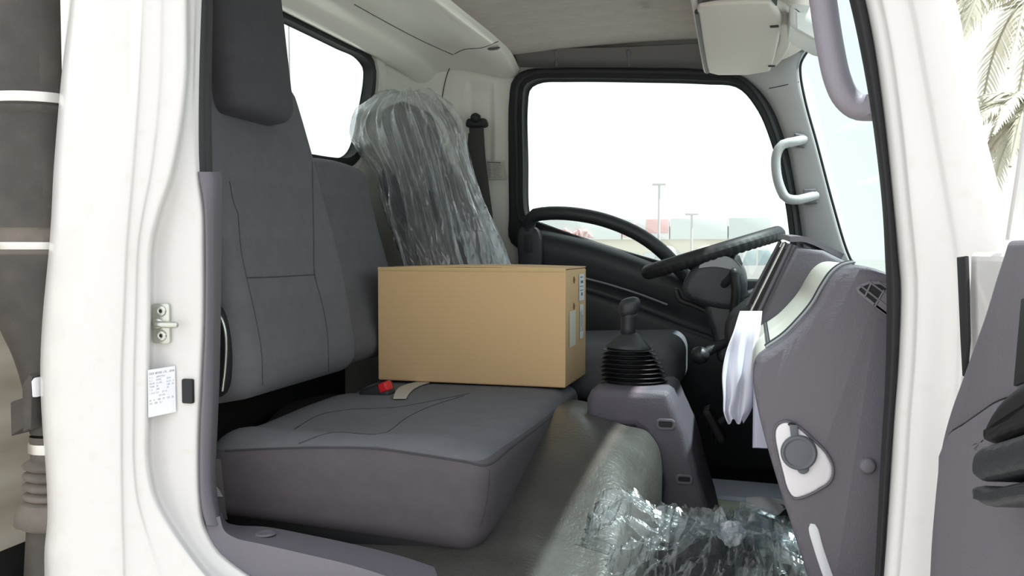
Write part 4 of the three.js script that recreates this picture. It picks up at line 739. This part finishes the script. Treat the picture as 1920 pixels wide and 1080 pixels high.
// ═════════ OPEN NEAR DOOR ═════════
{
  const d = thing('truck_door', 'open near door of the truck, grey inner trim with black armrest', 'door');
  const H = V(.209, 0, -1.265), dir = V(.14, 0, .99).normalize(), out = V(dir.z, 0, -dir.x);
  const loc = (u, v, off = 0) => { const p = hit(u, v, H.clone().addScaledVector(out, off), out).sub(H); return [p.dot(dir), p.y]; };     // along the door, height
  const slab = (pts, o0, o1, opt = {}) => { const g = extr('z', pts, 0, 1, { bevel: 0 }); return g; };
  const put = (pts, o0, o1, opt = {}) => {                                  // outline on the door, from offset o0 to o1 outwards
    const g = extr('z', pts, o0, o1, opt), m = new THREE.Matrix4().makeBasis(dir, V(0, 1, 0), out);
    const flip = dir.clone().cross(V(0, 1, 0)).dot(out) < 0;
    if (flip) { const p = g.attributes.position.array, n = g.attributes.normal.array, u = g.attributes.uv.array; for (let i = 0; i < p.length; i += 9) for (const [a, s] of [[p, 3], [n, 3]]) for (let k = 0; k < 3; k++) { const t = a[i + k]; a[i + k] = a[i + 3 + k]; a[i + 3 + k] = t; } for (let i = 0; i < u.length; i += 6) for (let k = 0; k < 2; k++) { const t = u[i + k]; u[i + k] = u[i + 2 + k]; u[i + 2 + k] = t; } }
    g.applyMatrix4(m); g.translate(H.x, 0, H.z); return g;
  };
  const lo = .80, far = .98;
  const trim = [[1886, 451], [1878, 478], [1866, 515], [1845, 585], [1822, 650], [1800, 712], [1782, 762], [1766, 820], [1756, 880], [1749, 950], [1744, 1010], [1740, 1090]].map(q => loc(...q));
  const t0 = loc(1740, 1090)[0];
  obj('inner_trim', put(smooth(trim, 40, false).concat([[t0, lo + .06], [far - .04, lo + .06], [far - .04, trim[0][1] + .005]]), 0, .03, { bevel: .008, seg: 4, crease: .9 }), M.greyTrim, d, 'grey moulded inner trim');
  const sh = [[1821, 473], [1820, 520], [1814, 600], [1806, 680], [1796, 760], [1790, 860]].map(q => loc(q[0], q[1], .035));
  obj('door_shell', put(sh.concat([[loc(1790, 1000, .035)[0], lo], [far, lo], [far, sh[0][1]]]), .032, .085, { bevel: .01, seg: 3 }), M.white, d, 'white painted door shell');
  obj('weather_strip', put([[1796, 482], [1811, 480], [1813, 540], [1815, 640], [1810, 700], [1807, 706], [1803, 640], [1799, 550]].map(q => loc(q[0], q[1], .02)), .018, .024, { bevel: .002 }), M.rubber, d, 'black rubber weather strip');
  obj('lower_panel', put(smooth([[1775, 850], [1792, 812], [1818, 794], [1850, 772], [1890, 748], [2100, 720]].map(q => loc(...q)), 30, false).concat([[far - .06, lo + .08], [loc(1764, 1000)[0], lo + .08]]), -.012, .004, { bevel: .011, seg: 4, crease: .9 }), M.greyTrim, d);
  // window frame post and pane above the belt line
  const post = [[1899, 452], [1908, 452], [1928, 330], [1946, 200], [1970, 40], [1990, -120], [1978, -120], [1960, 40], [1936, 200], [1918, 330]].map(q => loc(q[0], q[1], .06));
  obj('window_frame', put(post, .05, .075, { bevel: .004 }), M.white, d, 'white window frame post');
  const wp = [[1904, 455], [1922, 330], [1940, 200], [1966, 40], [1988, -140]].map(q => loc(q[0], q[1], .06));
  obj('window_pane', put(wp.concat([[far - .03, wp[4][1]], [far - .03, wp[0][1]]]), .060, .061), M.glass, d);
  obj('window_frame', put([[far - .05, wp[0][1] - .02], [far, wp[0][1] - .02], [far, wp[4][1]], [far - .05, wp[4][1]]], .045, .08, { bevel: .005 }), M.white, d);
  // dark strip, pull cup and armrest
  obj('trim_strip', put([[1921, 560], [1975, 540], [1972, 700], [1907, 724]].map(q => loc(...q)), -.004, .01, { bevel: .002 }), M.black, d);
  const arm = (a, o, m, n, l) => obj(n, put(smooth(a.map(q => loc(q[0], q[1], -.05)), 40), -.06, .005, { bevel: .012, seg: 4 }), m, d, l);
  arm([[1836, 868], [1842, 842], [1862, 834], [1930, 812], [2010, 780], [2090, 770], [2090, 850], [2010, 868], [1925, 890], [1858, 902], [1838, 898]], 0, M.darkPlastic, 'armrest', 'black armrest block');
  arm([[1834, 912], [1860, 914], [1925, 902], [2010, 882], [2090, 862], [2090, 915], [2000, 932], [1920, 942], [1858, 950], [1842, 940]], 0, M.darkPlastic, 'armrest', 'black armrest block');
  obj('pull_cup', put(smooth([[1856, 828], [1862, 796], [1880, 762], [1918, 725], [1990, 690], [2080, 680], [2080, 790], [1990, 800], [1915, 815], [1878, 830]].map(q => loc(q[0], q[1], -.04)), 40), -.05, .004, { bevel: .012, seg: 4 }), M.deepBlack, d, 'black pull handle cup');
  obj('cup_lip', put(smooth([[1820, 838], [1838, 818], [1872, 784], [1884, 770], [1870, 800], [1862, 832], [1858, 845], [1838, 850]].map(q => loc(q[0], q[1], -.03)), 30), -.035, .004, { bevel: .01, seg: 3 }), M.greyTrim, d);
  rebase(d);
}
// ═════════ BEHIND THE CAB ═════════
{
  const c = thing('cargo_body', 'pale corrugated cargo body behind the cab, seen at the left edge', 'cargo body');
  const X = -1.58, prof = [];
  for (let i = 0; i <= 120; i++) { const y = lerp(.89, 1.60, i / 120), p = ((y - .89) / .135) % 1; prof.push([y, -.014 * ss(.0, .35, p) * (1 - ss(.5, .85, p))]); }
  const g = gridGeo(2, 120, (u, v) => { const q = prof[Math.round(v * 120)]; return V(X + q[1], q[0], lerp(-1.12, -3.25, u)); });
  obj('corrugated_wall', [g, box(X - .08, .89, -3.25, X - .03, 1.60, -1.12)], M.cargo, c, 'horizontally corrugated lower wall');
  for (let i = 0; i < 6; i++) obj('wall_panel', box(X - .05, 1.60, -1.12 - (i + 1) * .355 + .004, X, 2.75, -1.12 - i * .355 - .004, .006), M.cargoWhite, c);
  obj('top_beam', box(X - .06, 2.74, -3.26, X + .03, 2.84, -1.10, .01), M.cargoWhite, c);
  obj('bottom_sill', box(X - .10, .80, -3.26, X - .02, .893, -1.10, .01), M.deepBlack, c);
  obj('cargo_box', box(X - 3.2, .89, -3.24, X - .08, 2.80, -1.13, .01), M.cargo, c);
  rebase(c);
  const f = thing('chassis_frame', 'black truck frame rail below the cargo body', 'frame');
  for (const z of [-1.75, -2.65]) obj('rail', box(-4.6, .58, z - .04, .3, .775, z + .04, .01), M.deepBlack, f);
  obj('dark_underside', box(-1.70, .45, -3.1, -1.34, .80, -1.62, .01), M.deepBlack, f);  // black block added to keep the view under the cargo body dark
  rebase(f);
}
{ // air intake duct: big black pipe with two clamps, funnel, bellows and lower pipe
  const a = thing('air_intake', 'dusty black air intake duct with metal clamps rising behind the cab', 'air duct');
  const Z = -1.42, up = at(52, 300, 'z', Z), lowC = at(88, 850, 'z', Z);
  const Y = v => at(50, v, 'z', Z).y, oval = (prof, cx, n = 48) => { const g = lathe(prof, n); g.scale(1, 1, .75); g.translate(cx, 0, Z); return g; };
  obj('upper_pipe', oval([[.086, Y(190)], [.087, Y(170)], [.083, Y(165)], [.083, Y(0)], [.082, 2.35], [.0, 2.36]], up.x), M.duct, a);
  obj('seam_rib', box(up.x - .03, Y(160), Z + .0605, up.x - .026, 2.33, Z + .064, .0005), M.duct, a);
  obj('clamp', oval([[.0875, Y(200)], [.0895, Y(199)], [.0895, Y(182)], [.0875, Y(181)]], up.x), M.steel, a, 'steel clamp band');
  obj('collar', oval([[.084, Y(222)], [.092, Y(216)], [.092, Y(206)], [.086, Y(203)]], up.x), M.duct, a);
  obj('middle_pipe', oval([[.084, Y(428)], [.085, Y(226)], [.086, Y(224)], [.086, Y(200)]], up.x), M.duct, a);
  obj('neck', oval([[.080, Y(480)], [.080, Y(432)], [.084, Y(428)]], up.x), M.dustRubber, a);
  obj('clamp', oval([[.081, Y(468)], [.083, Y(467)], [.083, Y(455)], [.081, Y(454)]], up.x), M.steel, a, 'steel clamp band');
  // funnel narrowing towards the lower pipe
  const ring = (x, r, y) => ({ x, r, y }), fr = [ring(up.x, .083, Y(478)), ring(up.x, .082, Y(540)), ring(lerp(up.x, lowC.x, .35), .070, Y(610)), ring(lerp(up.x, lowC.x, .7), .052, Y(670)), ring(lowC.x, .036, Y(760)), ring(lowC.x, .032, Y(810))];
  const rc = curve(fr.map(q => V(q.x, q.y, q.r)));
  obj('funnel', gridGeo(48, 40, (u, v) => { const q = rc.getPoint(v), t = u * 6.28319; return V(q.x + Math.cos(t) * q.z, q.y, Z + Math.sin(t) * q.z * .75); }, true), M.duct, a);
  const br = (l, o0, o1) => extr('z', px('z', Z + .05, l), Z + o0, Z + o1, { bevel: .004 });
  obj('bracket', br([[44, 668], [50, 662], [62, 700], [66, 722], [40, 742], [20, 738], [19, 722]], -.02, .0), M.dustRubber, a);
  obj('bracket', [br([[18, 755], [24, 752], [44, 746], [68, 742], [70, 790], [40, 805], [20, 818]], .0, .05), br([[52, 720], [66, 700], [72, 704], [70, 800], [54, 808]], .02, .065)], M.duct, a);
  obj('clip', br([[73, 712], [78, 706], [80, 742], [75, 742]], .05, .07), M.paper, a);
  const bel = []; bel.push([.030, Y(812)], [.034, Y(816)], [.034, Y(824)]);
  obj('clamp', oval([[.033, Y(846)], [.036, Y(845)], [.036, Y(828)], [.033, Y(827)]], lowC.x), M.steel, a, 'steel clamp band');
  const bp = [[.032, Y(862)], [.033, Y(815)]]; obj('lower_neck', oval(bp, lowC.x), M.dustRubber, a);
  const folds = [[.030, Y(960)]]; for (let i = 4; i >= 0; i--) { const v = 860 + i * 19; folds.push([.036, Y(v + 19)], [.046, Y(v + 14)], [.049, Y(v + 9)], [.046, Y(v + 4)], [.037, Y(v)]); } folds.push([.030, Y(857)]);
  obj('bellows', oval(folds, lowC.x), M.dustRubber, a, 'ribbed rubber bellows');
  obj('skirt', oval([[.05, Y(985)], [.066, Y(978)], [.064, Y(960)], [.052, Y(938)], [.036, Y(932)]], lowC.x), M.dustRubber, a);
  obj('lower_pipe', oval([[.052, .50], [.050, Y(1080)], [.044, Y(1000)], [.042, Y(965)]], lowC.x), M.duct, a);
  rebase(a);
}
// ═════════ OUTSIDE, FAR AWAY ═════════
{
  const b = thing('shop_building', 'long low shop building in haze-paled colours with red signs beyond the far window', 'building');
  const Z = -70, pal = S('#e6e2d8', .9), band = S('#cdd3d2', .8), red = S('#d8b2b2', .8), q = (u, v) => at(u, v, 'z', Z);  // haze and glare are put into these pale paints
  obj('facade', box(q(900, 0).x, 0, Z - 12, q(1452, 0).x, q(1200, 424).y, Z, .05), S('#d8d4c6', .9), b);
  let x = 900; for (const [w, m] of [[120, band], [150, band], [90, S('#d8d9d8', .8)], [110, band], [82, S('#c2c9c8', .8)]]) { obj('fascia_panel', box(q(x + 1, 0).x, q(0, 452).y, Z, q(x + w - 1, 0).x, q(0, 420).y, Z + .5, .04), m, b); x += w; }
  obj('sign_panel', box(q(1216, 0).x, q(0, 442).y, Z + .5, q(1258, 0).x, q(0, 421).y, Z + .6, .03), red, b, 'red sign panel paled for haze');
  obj('sign_panel', box(q(1172, 0).x, q(0, 448).y, Z + .5, q(1198, 0).x, q(0, 428).y, Z + .6, .03), red, b, 'red sign panel paled for haze');
  for (let i = 0; i < 9; i++) obj('sign_stroke', tube([q(1030 + i * 9, 446).setZ(Z + .6), q(1034 + i * 9, 430 + (i % 3) * 4).setZ(Z + .6), q(1040 + i * 9, 444 - (i % 2) * 10).setZ(Z + .6)], .12, { rad: 6 }), red, b);
  for (let i = 0; i < 14; i++) obj('window', box(q(1030 + i * 30, 0).x, .3, Z - .02, q(1050 + i * 30, 0).x, q(0, 472).y, Z + .06, .02), S('#c9cfd0', .3), b);
  rebase(b);
  const lp = (label, u, top, Zp) => { const p = thing('street_lamp', label, 'street lamp', 'street lamps outside'), f = at(u, top, 'z', Zp), m = S('#b4b4b1', .6); obj('pole', lathe([[.11, 0], [.07, f.y], [0, f.y]], 10).translate(f.x, 0, Zp), m, p); obj('lamp_head', box(f.x - .45, f.y - .06, Zp - .12, f.x + .45, f.y + .08, Zp + .12, .03), m, p); rebase(p); };
  lp('tall thin street lamp in front of the shop building', 1236, 346, -60); lp('shorter thin street lamp standing right of the tall one', 1297, 402, -64);
  const car = (label, u0, u1, vt, Zc, col) => {
    const c = thing('parked_car', label, 'car', 'cars parked outside'), a = at(u0, 465, 'z', Zc), L = at(u1, 465, 'z', Zc).x - a.x, W = 1.75, s = L / 4.6, paint = S(col, .3, { clearcoat: 1 });
    const side = [[0, .35], [.05, .75], [.35, .95], [1.25, 1.02], [1.75, 1.5], [2.2, 1.62], [3.5, 1.6], [4.25, 1.05], [4.55, .95], [4.6, .4], [4.2, .3], [.3, .3]].map(([x, y]) => [a.x + x * s, y]);
    obj('body', extr('z', smooth(side, 60), Zc - W, Zc, { bevel: .12, seg: 4, crease: .9 }), paint, c);
    obj('window', extr('z', [[1.45, 1.05], [1.85, 1.45], [2.5, 1.5], [2.5, 1.05]].map(([x, y]) => [a.x + x * s, y]), Zc - W + .02, Zc + .01, { bevel: .01 }), S('#9fb0b4', .1), c);
    obj('window', extr('z', [[2.6, 1.05], [2.6, 1.5], [3.4, 1.48], [3.95, 1.08]].map(([x, y]) => [a.x + x * s, y]), Zc - W + .02, Zc + .01, { bevel: .01 }), S('#9fb0b4', .1), c);
    for (const x of [.9, 3.7]) for (const z of [Zc - .1, Zc - W + .1]) { const w = obj('wheel', lathe([[0, -.1], [.3, -.1], [.33, -.05], [.33, .05], [.3, .1], [0, .1]], 24).rotateX(Math.PI / 2).translate(a.x + x * s, .33, z), M.rubber, c); obj('hubcap', lathe([[0, .12], [.18, .11], [.2, .1]], 16).rotateX(Math.PI / 2).translate(a.x + x * s, .33, z), M.steel, w); }
    rebase(c);
  };
  car('white parked car seen just past the arched rail', 1268, 1372, 460, -34, '#c6c6c4'); car('white parked car showing above the dashboard hood', 1352, 1475, 460, -27, '#cacac8');
  car('silver parked car half hidden behind the door rail', 1205, 1275, 470, -44, '#b0b4b5');
}
{ // palms at the right edge
  const trunkM = S('#b3ab9b', .95), leafM = S('#b9b9a8', .75, { transmission: .3, thickness: 0 });
  const frond = (L, droop, rise, n, sd) => {
    const ax = curve([V(0, 0, 0), V(L * .28, L * rise, 0), V(L * .62, L * (rise * 1.1 - droop * .3), 0), V(L * .92, L * (rise * .8 - droop), 0)]);
    const list = [], pos = [];
    list.push(new THREE.TubeGeometry(ax, 16, .018, 5));
    for (let i = 1; i <= n; i++) for (const s of [-1, 1]) {
      const t = .12 + .88 * i / n, p = ax.getPoint(t), d = ax.getTangent(t), len = L * .22 * Math.sin(Math.PI * Math.min(1, .18 + t * .8)) * (.8 + .4 * hash(i + sd, s + 5));
      const e = d.clone().multiplyScalar(.75).add(V(0, -.25 - .35 * hash(i, sd), s * .75)).normalize(), w = d.clone().multiplyScalar(.026);
      const m = p.clone().addScaledVector(e, len * .5).add(V(0, .02, 0)), q = p.clone().addScaledVector(e, len).add(V(0, -.06 * len, 0));
      for (const [x, y, z] of [[p.clone().sub(w), p.clone().add(w), m.clone().add(w)], [p.clone().sub(w), m.clone().add(w), m.clone().sub(w)], [m.clone().sub(w), m.clone().add(w), q]]) pos.push(x, y, z);
    }
    const g = new THREE.BufferGeometry().setFromPoints(pos); g.computeVertexNormals(); list.push(g); return merge(list);
  };
  const palm = (label, u, v, Z, L, nf, sd) => {
    const p = thing('palm_tree', label, 'palm tree', 'palm trees beyond the open door'), c = at(u, v, 'z', Z), kinds = [frond(L, .35, .30, 46, sd), frond(L, .62, .26, 46, sd + 9), frond(L * .95, .95, .18, 44, sd + 17)];
    const prof = []; for (let i = 0; i <= 40; i++) { const y = c.y * i / 40; prof.push([lerp(.24, .16, i / 40) + (i % 2) * .018, y]); }
    obj('trunk', lathe(prof, 16).translate(c.x, 0, c.z), trunkM, p);
    obj('crown_base', place(new THREE.SphereGeometry(.26, 14, 10).scale(1, 1.3, 1), c.clone().add(V(0, -.05, 0))), trunkM, p);
    for (let i = 0; i < nf; i++) { const f = new THREE.Mesh(kinds[i % 3], leafM); f.name = 'frond'; f.castShadow = f.receiveShadow = true; f.position.copy(c); f.rotation.set(0, i * 2.399 + sd, (hash(i, sd) - .35) * .7 , 'YXZ'); p.add(f); }
    rebase(p);
  };
  palm('tall pale palm tree beyond the open door, its crown higher', 1985, 40, -13, 2.3, 22, 3);
  palm('shorter pale palm tree with drooping crown beside the taller one', 1955, 262, -11.5, 1.35, 24, 8);
}
renderer.render(scene, camera);
